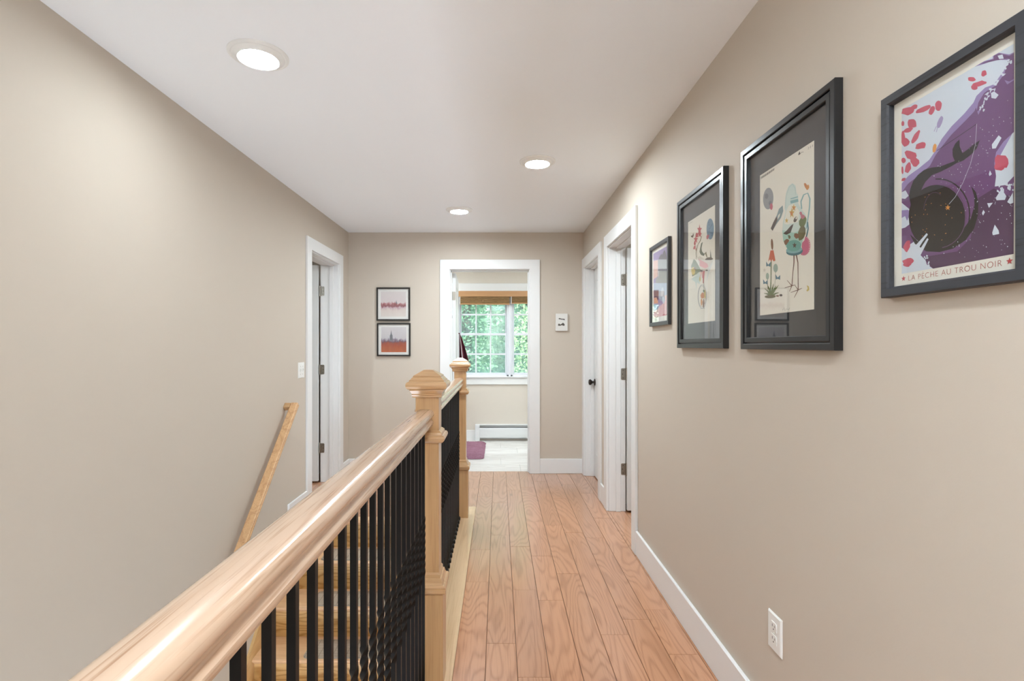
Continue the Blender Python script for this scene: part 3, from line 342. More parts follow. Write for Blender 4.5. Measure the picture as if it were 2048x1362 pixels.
'pitcher':'moon:-616,1290 -641,1193 -694,1114 -769,1061 -861,1039 -960,1051 -1056,1096 -1141,1170 -1205,1266 -1241,1375 -1246,1485 -1219,1585 -1163,1664 -1084,1716 -990,1734 -890,1718 -796,1670 -714,1595 -654,1501 -620,1395|moon2:-903,1456 -962,1403 -1050,1402 -1139,1476 -1138,1572 -1049,1588 -961,1544|moon2:-728,1194 -775,1157 -836,1148 -900,1204 -883,1266 -833,1283 -757,1273|pink:-655,1060 -672,1002 -717,975 -772,990 -817,1040 -834,1107 -817,1166 -772,1192 -717,1177 -672,1126|glass1:14,808 44,1063 103,1288 233,1430 431,1448 583,1334 638,1092 712,1031 719,874 706,801 852,607 1086,357 1163,150 1112,-64 970,-299 839,-502 110,-365 -60,-130 -120,168 -75,444 73,732|paper2:103,724 233,850 501,837 773,551 706,259 146,311 -15,389|teal1:-112,208 501,-7 1067,-16 839,-502 110,-365 -60,-130|teal:345,877 738,828 700,921 306,973|teal:340,1005 713,958 698,992 325,1039|glass2:81,810 117,1161 276,1370 428,1407 536,1274 580,1068 614,1061 576,1269 434,1433 232,1397 74,1178 37,823|teal:915,573 882,788 1006,935 1160,932 1245,763 1223,511 1163,265 1090,-19 1134,-33 1213,248 1279,493 1307,749 1191,951 961,970 823,809 856,585|teal2:1131,155 1163,-36 1081,-242 1143,-263 1226,-53 1194,144|bluegrey:-90,945 -302,891 -418,734 -615,572 -777,406 -672,306 -441,469 -187,594 -60,766|brown:-441,698 -615,572 -777,406 -672,306 -496,460 -364,596|paper2:-340,714 -225,747 -264,654 -395,582|yellow:396,755 432,636 535,604 455,553 482,434 396,519 309,476 337,582 254,677 360,655|yellow:501,837 531,751 618,724 550,691 574,605 501,670 427,643 451,717 381,788 470,768|orange2:438,567 414,529 361,532 318,573 318,621 361,640 414,616|yellow:124,525 148,461 215,442 163,416 181,352 124,400 68,379 86,435 32,486 101,473|orange2:556,701 535,673 488,677 451,710 451,748 488,761 535,740|brown:-60,94 146,150 361,241 480,253 431,166 326,31 110,17|brown:656,321 587,283 516,292 477,336 508,396 580,431 653,426 687,380|paper2:661,368 618,353 581,372 587,406 631,421 668,402|teal2:169,2 219,-88 246,-89 196,2|green2:1088,144 1020,74 916,44 826,94 762,169 759,274 853,337 960,366 1064,327 1120,239|olive:1077,-151 986,-259 875,-293 758,-286 717,-163 711,-35 794,62 896,113 997,82 1069,-10|rose:1072,322 1006,299 938,275 860,330 829,383 870,412 938,419 1004,378|rose:913,438 899,395 837,404 802,447 776,503 834,523 896,487|brown2:207,-254 86,-289 6,-229 -22,-136 137,-105 263,-168|brown2:765,-112 738,-203 613,-205 507,-111 525,-31 632,-46|olive:343,-92 309,-135 235,-130 214,-65 234,-6 300,-47|rose2:1012,-482 1121,-248 1066,-228 955,-463|rose2:1010,-484 1179,-288 1127,-264 957,-461|rose2:1008,-487 1229,-335 1182,-307 959,-458|rose2:1004,-489 1267,-389 1228,-357 963,-456|rose2:998,-490 1292,-446 1264,-411 969,-455|rose2:991,-490 1303,-504 1289,-468 976,-455|rose2:982,-489 1299,-559 1302,-526 985,-456|rose2:973,-487 1282,-610 1301,-582 993,-458|rose2:967,-483 1253,-656 1285,-634 1000,-462|rose2:961,-480 1213,-694 1256,-679 1005,-465|rose2:958,-476 1164,-723 1213,-714 1009,-469|rose2:956,-473 1107,-742 1161,-739 1011,-472|rose2:955,-470 1044,-749 1100,-753 1012,-475|rose2:954,-468 977,-745 1035,-754 1012,-477|rose2:954,-465 909,-729 967,-742 1012,-480|rose2:955,-463 843,-701 900,-719 1012,-482|rose2:1232,-539 1210,-624 1151,-682 1067,-700 983,-651 917,-573 889,-473 910,-379 988,-344 1067,-317 1149,-370 1215,-443|teal2:949,-605 926,-646 845,-674 716,-685 557,-675 391,-648 244,-605 141,-554 98,-502 123,-459 213,-430 350,-422 514,-434 677,-464 815,-507 910,-556|teal:916,-550 893,-586 813,-608 688,-615 533,-605 373,-578 231,-539 131,-493 90,-447 116,-410 203,-387 337,-382 496,-395 654,-424 788,-463 879,-507|teal3:870,-429 854,-489 785,-532 672,-554 531,-549 383,-519 250,-466 154,-399 112,-328 130,-266 206,-221 326,-202 470,-210 617,-243 743,-297 832,-362|brown:535,-281 564,-348 645,-367 581,-396 603,-463 535,-414 467,-438 489,-378 424,-324 507,-337|brown3:476,-650 483,-867 428,-1174 382,-1524 424,-1530 462,-1180 532,-876 539,-661|brown3:594,-663 682,-901 696,-1289 699,-1677 739,-1681 729,-1293 729,-906 654,-666|brown3:390,-1514 19,-1542 25,-1554 402,-1538|brown3:412,-1520 154,-1330 138,-1335 380,-1532|brown3:377,-1519 266,-1676 286,-1683 416,-1533|brown3:401,-1538 586,-1530 581,-1518 391,-1514|brown3:712,-1667 336,-1712 343,-1724 726,-1691|brown3:701,-1672 512,-1878 531,-1885 737,-1686|brown3:727,-1691 909,-1659 901,-1648 711,-1668|brown3:735,-1674 564,-1534 548,-1539 703,-1684|orange2:1148,1162 1164,1092 1146,1052 1084,1101 1027,1173 997,1256 1035,1268 1089,1238|gold:1244,1071 1198,1041 1140,1035 1107,1082 1108,1134 1152,1168 1209,1167 1240,1123|brown2:-624,-120 -627,-224 -657,-283 -701,-276 -744,-205 -769,-96 -765,9 -735,69 -690,61 -648,-11|orange:-793,-281 -615,-305 -496,-649 -615,-651 -680,-577 -744,-651 -818,-554 -925,-609|green:-773,-625 -785,-1177 -826,-1727 -761,-1734 -736,-1184 -716,-635|green2:-741,-1723 -912,-1535 -1147,-1432 -1158,-1438 -980,-1553 -845,-1738|green2:-737,-1731 -823,-1487 -976,-1324 -991,-1325 -903,-1489 -850,-1730|green2:-721,-1744 -632,-1507 -608,-1348 -623,-1345 -711,-1490 -833,-1720|green2:-725,-1749 -556,-1552 -450,-1431 -464,-1425 -627,-1526 -829,-1715|green2:-712,-1753 -479,-1552 -311,-1427 -323,-1420 -545,-1522 -810,-1714|green2:-750,-1737 -944,-1612 -1193,-1579 -1197,-1588 -989,-1644 -837,-1767|green2:-724,-1781 -484,-1683 -300,-1657 -304,-1648 -525,-1643 -798,-1729|olive:-476,-1751 -518,-1778 -696,-1786 -929,-1770 -1088,-1738 -1156,-1706 -1111,-1679 -940,-1670 -714,-1689 -514,-1717|brown:-97,-1755 -123,-1779 -187,-1783 -252,-1766 -279,-1737 -252,-1714 -187,-1709 -123,-1726|brown2:-287,-1757 -314,-1772 -379,-1774 -445,-1760 -473,-1740 -445,-1725 -379,-1724 -314,-1737|mint:-356,-900 -374,-964 -422,-1006 -489,-1014 -556,-987 -605,-930 -623,-860 -605,-796 -556,-754 -489,-746 -422,-775 -374,-831|mint:-875,-1080 -894,-1143 -944,-1177 -1006,-1169 -1056,-1122 -1076,-1053 -1056,-990 -1006,-956 -944,-964 -894,-1012|olive:-983,-1152 -950,-1544 -933,-1545 -967,-1154|olive:-496,-1005 -544,-1460 -528,-1462 -481,-1007|blue:-925,-708 -1059,-583 -1042,-750 -925,-742 -793,-797 -777,-646|blue:-364,-1190 -489,-1073 -473,-1234 -364,-1223 -241,-1272 -225,-1125|blue:-1110,-1244 -1247,-1122 -1229,-1291 -1110,-1279 -975,-1330 -958,-1177|pale:-1161,-759 -1135,-820 -1064,-833 -1120,-863 -1101,-925 -1161,-882 -1221,-908 -1202,-851 -1259,-804 -1186,-812|yellow2:1131,-1592 1226,-1640 1251,-1736 1163,-1772 1112,-1744 1175,-1690|ink2:-83,-2207 -17,-2132 40,-2237 119,-2182 235,-2214 296,-2161 284,-2156 231,-2207 115,-2174 47,-2231 -13,-2125 -96,-2202|ink2:734,2152 790,2236 822,2148 883,2171 985,2148 981,2159 874,2183 830,2153 782,2248 718,2161|ink2:707,2191 854,2164 851,2171 704,2198|ink2:1215,2134 1227,2196 1212,2203 1199,2141|ink2:1308,2132 1321,2194 1305,2201 1293,2139|ink2:1401,2130 1413,2192 1398,2199 1386,2137|ink2:-1389,2148 -1381,2216 -1391,2220 -1400,2152|ink2:-1345,2148 -1336,2215 -1353,2222 -1362,2154|ink2:-1300,2147 -1292,2214 -1316,2223 -1325,2156|ink2:-1267,2150 -1258,2217 -1268,2221 -1277,2154|ink2:-1223,2149 -1214,2216 -1231,2223 -1240,2155|ink2:-1179,2148 -1170,2215 -1194,2224 -1203,2157|ink2:-1145,2151 -1137,2218 -1147,2222 -1156,2155|ink2:-1102,2151 -1094,2217 -1110,2223 -1119,2157|ink2:-1059,2150 -1050,2216 -1074,2225 -1083,2158|ink2:-1026,2153 -1018,2219 -1028,2223 -1036,2156|ink2:-983,2152 -975,2218 -992,2224 -1000,2158|ink2:-941,2151 -932,2217 -956,2226 -964,2160|ink2:-908,2154 -900,2220 -910,2224 -918,2158|ink2:-866,2154 -858,2219 -874,2225 -883,2159|ink2:-824,2153 -816,2218 -839,2227 -847,2161|ink2:-792,2156 -784,2221 -794,2225 -802,2159|ink2:-751,2155 -743,2220 -759,2226 -767,2161|ink2:-709,2154 -701,2219 -724,2228 -732,2163|ink2:-678,2157 -670,2222 -680,2226 -688,2161|ink2:-637,2156 -629,2221 -645,2227 -653,2162|ink2:-596,2156 -588,2220 -611,2229 -619,2164|ink2:-565,2158 -557,2223 -567,2227 -575,2162',
'wheel':'blue2:1365,1353 1350,1238 1308,1138 1242,1062 1155,1014 1056,1001 952,1022 851,1077 761,1162 691,1270 646,1392 631,1517 646,1636 691,1738 761,1814 851,1859 952,1869 1056,1843 1155,1785 1242,1699 1308,1593 1350,1474|blue3:1118,1478 1076,1440 1037,1478 1036,1531 1106,1539|blue3:1080,1272 1050,1225 988,1261 1015,1312 1065,1316|blue3:950,1344 858,1320 833,1361 880,1404 962,1401|blue3:932,1601 824,1621 810,1647 916,1649 976,1631|blue3:1184,1134 1119,1120 1072,1143 1136,1183 1215,1182|blue3:929,1443 826,1463 817,1491 985,1477 1062,1440|blue3:1216,1555 1151,1542 1107,1566 1167,1603 1220,1591|blue3:1153,1527 1056,1513 1022,1550 1119,1588 1183,1564|blue3:1184,1217 1096,1228 1079,1252 1199,1269 1244,1239|blue3:1236,1172 1111,1201 1118,1229 1271,1215 1345,1183|blue3:826,1707 716,1724 749,1742 872,1745 948,1709|blue3:1240,1108 1146,1108 1131,1136 1227,1152 1312,1138|rose:819,1141 789,1082 715,1070 640,1113 609,1185 640,1244 715,1255 789,1212|rose:891,1176 867,1140 809,1135 750,1164 725,1211 750,1247 809,1252 867,1222|rose3:-113,1889 -44,1715 150,1664 -1,1593 51,1420 -113,1548 -278,1490 -225,1643 -382,1784 -182,1746|rose3:-90,1596 -24,1484 162,1439 17,1406 67,1295 -90,1386 -249,1361 -198,1452 -349,1549 -157,1513|rose3:-528,1519 -462,1374 -279,1330 -422,1272 -373,1127 -528,1235 -684,1188 -634,1315 -782,1433 -593,1401|rose3:-530,1164 -564,1086 -671,1099 -756,1164 -736,1241 -674,1296 -575,1246|rose3:-555,966 -676,917 -776,939 -832,1000 -730,1075 -600,1090 -552,1037|rose3:-446,882 -455,822 -519,827 -561,875 -576,941 -517,952 -462,937|rose3:-268,1464 -291,1371 -445,1403 -570,1478 -534,1559 -446,1604 -327,1545|brown:-1130,1602 -910,1578 -825,1681 -765,1547 -885,1469 -1032,1526|olive:68,1331 -76,1167 -294,1077 -492,802 -434,525 -388,518 -446,792 -251,1062 -14,1144 132,1311|olive:-428,1056 -545,722 -486,445 -452,440 -510,716 -393,1048|olive3:243,1063 78,1044 -45,873 -113,711 45,553 352,456 514,556 352,555 155,684 100,824 178,960|olive:482,540 588,606 715,352 652,342|olive3:1024,610 1106,327 1156,215 984,244|brown:428,294 715,331 1106,281 1306,170 1004,158 641,225|pale:-353,512 -68,529 535,255 1306,129 1004,-91 673,-209 320,-223 -68,28 -204,311|rosep:-272,445 45,336 715,79 819,-63 482,-88 100,46 -124,124 -68,289|grn3:-765,514 -528,408 100,-127 -411,-186 -946,-226 -1068,268|yellow2:-598,-27 -641,-126 -754,-175 -896,-156 -1012,-74 -1056,39 -1012,139 -896,188 -754,167 -641,85|brown2:-477,54 -523,19 -680,43 -815,82 -798,121 -682,127 -547,97|glass1:-1032,-328 -181,-130 45,-422 -124,-662 -411,-540 -469,-843 -586,-519|pale2:798,-143 1286,112 1106,-106 641,-626 715,-257|rose3:254,-147 254,-362 243,-662 331,-674 406,-385 449,-178|rosep:100,-128 156,-438 265,-449 210,-141|rosep:17,-114 -118,-531 -62,-540 72,-124|brown:254,-149 197,-174 66,-164 -41,-125 -41,-88 66,-80 197,-107|brown:777,-203 730,-222 623,-214 537,-183 537,-154 623,-148 730,-170|yellow2:22,-463 -4,-533 -68,-556 -131,-517 -158,-440 -131,-369 -68,-347 -4,-386|olive:336,-545 358,-1744 390,-1746 369,-549|moon:599,-1254 586,-1368 549,-1474 490,-1565 412,-1636 321,-1682 225,-1701 130,-1694 32,-1661 -62,-1600 -144,-1515 -207,-1411 -247,-1295 -261,-1173 -247,-1054 -207,-946 -144,-854 -62,-784 32,-741 130,-725 225,-737 321,-774 412,-837 490,-923 549,-1025 586,-1137 599,-1254 641,-1258 628,-1140 591,-1026 531,-922 450,-834 352,-766 239,-722 116,-707 0,-725 -102,-771 -188,-844 -252,-938 -293,-1048 -307,-1169 -293,-1292 -252,-1410 -188,-1517 -102,-1605 0,-1670 116,-1710 239,-1719 352,-1696 450,-1646 531,-1573 591,-1481 628,-1374 641,-1258|ink2:524,-1238 514,-1342 482,-1437 431,-1519 363,-1583 283,-1626 198,-1644 113,-1637 26,-1606 -56,-1551 -127,-1474 -181,-1381 -215,-1276 -226,-1168 -215,-1061 -181,-963 -127,-880 -56,-817 26,-777 113,-762 198,-772 283,-806 363,-863 431,-940 482,-1032 514,-1133 524,-1239 546,-1240 535,-1135 503,-1033 451,-940 382,-862 300,-802 206,-765 105,-753 9,-769 -76,-811 -148,-875 -203,-959 -238,-1058 -249,-1166 -238,-1275 -203,-1380 -148,-1475 -76,-1553 9,-1611 105,-1645 206,-1652 300,-1633 382,-1589 451,-1523 503,-1440 535,-1344 546,-1241|orange2:418,-1201 357,-1295 239,-1295 147,-1292 47,-1251 -6,-1146 94,-1064 202,-1044 295,-1060 362,-1115|brown2:426,-1515 393,-1615 331,-1703 246,-1640 218,-1498 266,-1395 331,-1317 404,-1392|yellow2:541,-1164 525,-1306 460,-1339 411,-1261 389,-1149 388,-988 460,-934 526,-1017|green:463,-1008 417,-1056 332,-1052 262,-1015 267,-960 334,-940 404,-959|gold:222,-1433 162,-1563 76,-1608 23,-1481 23,-1352 84,-1297 161,-1296|moon:-9,-1716 462,-1724 458,-1711 -14,-1703|ink2:-1301,2195 -1150,2188 -978,2188 -904,2189 -915,2197 -988,2196 -1160,2196 -1309,2204',
'city':'vio:-1184,1804 1250,1785 1358,-1711 -1084,-1737|peach:-1170,1419 -347,1334 -374,461 -1127,391|grey1:-252,1352 -52,1482 211,1559 405,1484 659,1647 785,1656 995,1460 1093,1266 1068,1133|grey2:-347,1347 1286,1097 1310,-113 -731,131 -731,341 -320,454|grey1:-320,846 1310,626 1310,509 -320,735|pale2:-252,733 -158,720 -185,395 -279,449|lblue:-1098,175 1322,-95 1346,-817 722,-1077 -52,-809 -1084,-208|dviol:-1084,-200 -212,-281 -252,-792 -456,-898 -593,-636 -1055,-636|peach2:-1070,-634 -593,-657 -320,-889 -347,-990 -1055,-954|pink2:-118,-1173 596,-1067 1334,-777 1346,-1710 -1084,-1737 -1070,-1398 -320,-1281|lblue2:-1055,-975 -456,-1002 -524,-1309 -1041,-1357|red:405,-1703 596,-1606 970,-1668 1334,-1624 1346,-1710|peach:785,-685 1334,-699 1334,-932 847,-929|sky:670,-487 528,-647 336,-689 168,-654 153,-494 210,-327 383,-224 549,-230 614,-344|sky:774,-875 767,-990 731,-1102 583,-1068 445,-937 412,-793 457,-712 553,-714 661,-762',
}
# ================================================================== measurements (metres)
CZ = 2.44; XL = -1.5215; XR = 0.862; YB = 5.269
XL2 = -1.690; XR2 = .985; YB2 = 5.389           # far faces of those walls
DT, CT = 2.07, 2.163                             # door opening head, casing top
A0, A1 = 3.305, 4.073                            # right wall, nearer door
B0, B1 = 4.420, 5.175                            # right wall, farther door
L0, L1 = 4.193, 4.945                            # left wall door
D0, D1 = -.4968, .3180                           # end wall doorway
WY = 7.107                                       # bathroom window wall
NY0, NR, NT = 3.8495, .207, .2255                # stair: landing nosing, riser, going

# ================================================================== shell
struct('ceiling', MB().box(-4.2, 3.6, -2.75, 7.35, CZ, CZ+.2), M['ceiling'], 'smooth white ceiling over the hallway with recessed lights', 'ceiling')
struct('wall_left', wall_boxes('X', XL2, XL, -2.75, YB, -2.75, CZ, [(L0, L1, -.3, DT)]), M['wall'], 'long beige wall on the left beside the stairwell', 'wall')
struct('wall_right', wall_boxes('X', XR, XR2, -2.75, YB, -.3, CZ, [(A0, A1, -.3, DT), (B0, B1, -.3, DT)]), M['wall'], 'long beige wall on the right hung with framed prints', 'wall')
struct('wall_back', wall_boxes('Y', YB, YB2, -4.2, 3.6, -2.75, CZ, [(D0, D1, -.3, DT)]), M['wall'], 'beige end wall of the hallway around the bathroom doorway', 'wall')
struct('wall_front', MB().box(-1.69, .985, -2.75, -2.6, -2.75, CZ), M['wall'], 'beige wall closing the hallway behind the camera', 'wall')
struct('wall_stair_head', MB().box(XL, -.345, -.78, -.66, -2.75, CZ), M['wall'], 'beige wall closing the stairwell behind the camera', 'wall')
struct('wall_stairwell', MB().box(-.33, -.20, -.66, NY0+.03, -2.75, -.3), M['wall'], 'beige wall under the balustrade down the stairwell', 'wall')
struct('wall_under_landing', MB().box(XL, -.33, NY0+.055, NY0+.15, -2.75, -.3), M['wall'], 'wall under the stair landing', 'wall')
# neighbouring rooms (only what the open doors could show)
struct('wall_left_room', MB().box(-4.2, -4.05, 2.4, 5.27, -.3, CZ).box(-4.05, XL2, 2.25, 2.4, -.3, CZ), M['wall'], 'beige walls of the room behind the left door', 'wall')
struct('wall_right_room', MB().box(3.45, 3.6, 2.0, 5.27, -.3, CZ).box(XR2, 3.45, 1.9, 2.0, -.3, CZ).box(XR2, 3.45, 4.25, 4.33, -.3, CZ), M['wall'], 'beige walls of the room behind the nearer right door', 'wall')
WX0, WX1, WZ0, WZ1 = -.565, .872, .869, 2.033
struct('wall_bathroom', wall_boxes('Y', WY, WY+.15, -1.75, 1.65, -.3, CZ, [(WX0, WX1, WZ0, WZ1)]), M['bathwall'], 'cream bathroom wall around the window', 'wall')
struct('wall_bathroom_left', MB().box(-1.75, -1.6, YB2, WY, -.3, CZ), M['bathwall'], 'cream bathroom side wall on the left', 'wall')
struct('wall_bathroom_right', MB().box(1.5, 1.65, YB2, WY, -.3, CZ), M['bathwall'], 'cream bathroom side wall on the right', 'wall')
struct('wall_bathroom_near', wall_boxes('Y', YB2, YB2+.004, -1.6, 1.5, 0, CZ, [(D0-.1, D1+.1, 0, CT)]), M['bathwall'], 'cream bathroom face of the doorway wall', 'wall')

# ------------------------------------------------------------------ floor and planks
PT = .012; sub = -PT
fl = MB()
fl.box(-.33, XR, -2.6, YB, -.3, sub).box(XL, -.33, NY0+.05, YB, -.3, sub).box(XL, -.33, -2.6, -.78, -.3, sub)
fl.box(XR, 3.45, 1.9, YB, -.3, sub).box(-4.2, XL, 2.25, YB, -.3, sub).box(D0, D1, YB, 5.352, -.3, sub)
floor = struct('floor', fl, M['concrete'], 'hallway floor of stained oak planks', 'floor')
struct('floor_lower', MB().box(XL, -.2, -.78, NY0+.1, -2.75, -2.695), M['tread'], 'lower floor at the foot of the stairs', 'floor')
PW = .1275; PX0 = -.18
def plank(x0, x1, y0, y1):
    g = .0008; h = random.uniform(-.0006, 0); c = .0014
    xm = [(x0+g, h-c), (x0+g+c, h), (x1-g-c, h), (x1-g, h-c), (x1-g, sub), (x0+g, sub)]
    mb = MB(); mb.prism(xm, lambda p, q, t: (p, t, q), y0+g, y1-g)
    mb.build('plank', M['oak_floor'], floor)
known = {0: [1.05, 1.98, 2.849, 3.30, 4.46], 1: [.7, 1.45, 2.261, 3.55, 4.28], 2: [1.2, 2.03, 2.756, 3.35, 4.66], 3: [.9, 1.86, 2.645, 3.20, 3.82, 4.75],
         4: [.45, 1.35, 2.95, 3.75, 4.95], 5: [.95, 1.5, 2.33, 3.6, 4.4], 6: [.6, 1.75, 2.46, 3.5, 4.85], 7: [1.0, 2.18, 2.55, 3.9, 4.55]}
for i in range(9):
    x0 = PX0+i*PW; x1 = min(x0+PW, XR)
    ys = [-1.2]+known.get(i, [.3, 1.2, 2.1, 3.2, 4.3])
    end = 5.352 if x0 < D1 and x1 > D0 else YB
    ys.append(end)
    for a, b in zip(ys[:-1], ys[1:]):
        if x1 > D1 and x0 < D1 and b > YB: plank(x0, x1, a, YB); plank(x0, D1, YB, b)
        else: plank(x0, x1, a, b)
def fill(xa, xb, ya, yb):
    x = xa
    while x < xb-.01:
        x1 = min(x+PW, xb); y = ya
        while y < yb-.05:
            y1 = y+random.uniform(.5, 1.2)
            if yb-y1 < .3: y1 = yb
            plank(x, x1, y, y1); y = y1
        x = x1
fill(PX0-PW, PX0, NY0+.32, 5.352)          # beyond the far newel
x = PX0-PW
while x > XL+.005:
    x1 = x; x = max(x-PW, XL); fill(x, x1, NY0+.095, YB if x1 < D0 else 5.352)
fill(XR, XR2, A0, A1); fill(XR2, 2.2, 2.6, 4.25); fill(XR, XR2+.1, B0, B1)
fill(XL2, XL, L0, L1); fill(-2.9, XL2, 3.4, YB)
MB().prism([(-.348, 0), (-.343, .004), (PX0-.004, .004), (PX0, .001), (PX0, sub), (-.348, sub)], lambda p, q, t: (p, t, q), -2.58, NY0+.32).build('edge_board', M['oak_edge'], floor, label='pale unstained oak board along the foot of the balusters')
MB().box(XL+.02, -.348, NY0, NY0+.094, -.025, .0).build('nosing_board', M['tread'], floor, bevel=.008, label='pale oak nosing at the top of the stairs')
# bathroom floor
bf = struct('bathroom_floor', MB().box(-1.6, 1.5, YB2, WY, -.3, -.012).box(D0, D1, 5.352, YB2, -.3, -.012), M['grout'], 'bathroom floor of white veined tiles', 'floor')
row = 0; y = 5.352
while y < WY:
    y1 = min(y+.307, WY); xo = -1.6-(row*.203) % .61; 
    while xo < 1.5:
        a, b = max(xo, -1.6), min(xo+.61, 1.5)
        if y < YB2: a, b = max(a, D0), min(b, D1)
        if b-a > .03: MB().prism([(a+.001, -.001), (a+.002, 0), (b-.002, 0), (b-.001, -.001), (b-.001, -.011), (a+.001, -.011)], lambda p, q, t: (p, t, q), y+.001, y1-.001).build('tile', M['marble'], bf)
        xo += .61
    y = y1; row += 1
row = 0
# ------------------------------------------------------------------ baseboards
BH, BT = .149, .015
def bb(name, mb, label): return struct(name, mb, M['trim'], label, 'baseboard', bevel=.003, seg=1)
bb('baseboard_right', MB().box(XR-BT, XR, -2.6, A0-.092, 0, BH), 'tall white baseboard along the right wall')
bb('baseboard_between_doors', MB().box(XR-BT, XR, A1+.097, B0-.09, 0, BH), 'short white baseboard between the two right doors')
bb('baseboard_back', MB().box(D1+.1, XR, YB-BT, YB, 0, BH), 'white baseboard under the small print on the end wall')
bb('baseboard_back_left', MB().box(XL, D0-.095, YB-BT, YB, 0, BH), 'white baseboard left of the bathroom doorway')
bb('baseboard_left', MB().box(XL, XL+BT, 3.745, L0-.093, 0, BH), 'short white baseboard at the head of the stairs')
bb('baseboard_left_far', MB().box(XL, XL+BT, L1+.095, YB-BT, 0, BH), 'white baseboard in the far left corner')
bb('baseboard_bathroom', MB().box(-1.6, -.3175, WY-BT, WY, 0, .14), 'white bathroom baseboard left of the heater')

# ------------------------------------------------------------------ doors
def casing_x(door, xw, sgn, y0, y1, w0=.093, w1=.097):
    """flat board casing round an opening in a wall x=xw; sgn = direction into the hall"""
    xa, xb = sorted((xw, xw+sgn*.018))
    MB().box(xa, xb, y0-w0, y0+.004, 0, DT).build('casing', M['trim'], door, bevel=.002, seg=1)
    MB().box(xa, xb, y1-.004, y1+w1, 0, DT).build('casing', M['trim'], door, bevel=.002, seg=1)
    MB().box(xa, xb, y0-w0, y1+w1, DT-.004, CT).build('casing', M['trim'], door, bevel=.002, seg=1)
def jamb_x(door, xa, xb, y0, y1, xs):
    """lining boards with a stop strip centred at xs"""
    t = .012
    m = MB(); m.box(xa, xb, y0-.001, y0+t, 0, DT); m.box(xa, xb, y1-t, y1+.001, 0, DT); m.box(xa, xb, y0+t, y1-t, DT-t, DT+.001)
    m.box(xs-.018, xs+.018, y0+t, y0+t+.011, 0, DT-t); m.box(xs-.018, xs+.018, y1-t-.011, y1-t, 0, DT-t); m.box(xs-.018, xs+.018, y0+t, y1-t, DT-t-.011, DT-t)
    m.build('jamb', M['trim'], door, bevel=.0015, seg=1)
def leaf(door, P, w, z0=.018, z1=2.05, th=.035):
    """two-panel shaker leaf; P maps (along, depth, z)->xyz"""
    m = MB(); st = .115
    def b(a0, a1, d0, d1, za, zb):
        c = [P(a, d, z) for a in (a0, a1) for d in (d0, d1) for z in (za, zb)]
        m.add(c, [(0, 1, 3, 2), (4, 6, 7, 5), (0, 4, 5, 1), (2, 3, 7, 6), (0, 2, 6, 4), (1, 5, 7, 3)])
    b(0, st, 0, th, z0, z1); b(w-st, w, 0, th, z0, z1)
    b(st, w-st, 0, th, z0, z0+.22); b(st, w-st, 0, th, z1-.12, z1); b(st, w-st, 0, th, .84, .98)
    lf = m.build('leaf', M['door'], door)
    for za, zb in ((z0+.22, .84), (.98, z1-.12)):
        pm = MB(); d0 = .009; i = .012
        for side in (0, 1):
            dd = [0, d0] if side == 0 else [th, th-d0]
            o = [(st, za), (w-st, za), (w-st, zb), (st, zb)]; q = [(st+i, za+i), (w-st-i, za+i), (w-st-i, zb-i), (st+i, zb-i)]
            pm.loft([[P(a, dd[0], z) for a, z in o], [P(a, dd[1], z) for a, z in q]], cap=False)
            pm.add([P(a, dd[1], z) for a, z in q], [(0, 1, 2, 3)])
        pm.build('panel', M['door'], lf)
    return lf
def rplate(fn, w, h, r=.012, t=.002, n=5):
    """rounded plate: fn(u,v,t)"""
    pts = []
    for cx, cy, a0 in ((w/2-r, h/2-r, 0), (-w/2+r, h/2-r, 90), (-w/2+r, -h/2+r, 180), (w/2-r, -h/2+r, 270)):
        for k in range(n): a = math.radians(a0+90*k/(n-1)); pts.append((cx+r*math.cos(a), cy+r*math.sin(a)))
    return MB().loft([[fn(u, v, 0) for u, v in pts], [fn(u, v, t) for u, v in pts]])
def hinge(door, z, jx, jy, dirx, face, leafdir=None):
    """jamb plate on a face y=jy (normal -y) reaching from the pin at jx by dirx; pin cylinder at jx"""
    m = rplate(lambda u, v, t: (jx+dirx*(.0205)+u*1.0, jy-t*1.0, z+v), .040, .090, .010, .0025)
    m.lathe((jx, jy-.010, z-.045), [(.0065, 0), (.0065, .09)], 12)
    m.lathe((jx, jy-.010, z-.050), [(.003, 0), (.007, .003), (.007, .006)], 10).lathe((jx, jy-.010, z+.044), [(.007, 0), (.007, .003), (.003, .007)], 10)
    if leafdir: # plate seen folded on the leaf edge/face
        m.add(*(lambda q: (q.v, q.f))(rplate(lambda u, v, t: (jx+leafdir*.0165+u, jy-.004-.0165*0-t, z+v), .026, .090, .008, .0025)))
    h = m.build('hinge', M['nickel'], door, label='brushed nickel hinge with rounded corners')
    s = MB()
    for du, dv in ((.008, .03), (.012, 0), (.008, -.03)):
        s.lathe((jx+dirx*(.018+du), jy-.0027, z+dv), [(.0035, 0), (.0035, -.0008)], 8, 'Y')
    s.build('screw', M['dark'], h)
# door_1: left wall, standing open into the left room
d1 = thing('door_1', (XL, (L0+L1)/2, 0), 'white door in the left wall standing open beyond the light switch', 'door', kind='structure')
casing_x(d1, XL, 1, L0, L1, .093, .095); jamb_x(d1, XL2, XL, L0, L1, XL-.062)
leaf(d1, lambda a, d, z: (XL2-.012-a, L1-.012-.004-.035+d, z), .735)
for z in (1.811, 1.067, .323): hinge(d1, z, -1.692, L1-.0125, 1, -1, leafdir=-1)
# door_2: right wall, nearer, standing open into the right room
d2 = thing('door_2', (XR, (A0+A1)/2, 0), 'white door in the right wall standing open beside the smallest framed print', 'door', kind='structure')
casing_x(d2, XR, -1, A0, A1, .090, .097); jamb_x(d2, XR, XR2+.008, A0, A1, XR+.072)
leaf(d2, lambda a, d, z: (XR2+.013+a, A1-.012-.004-.035+d, z), .75)
for z in (1.808, 1.072, .330): hinge(d2, z, .998, A1-.0125, -1, 1)
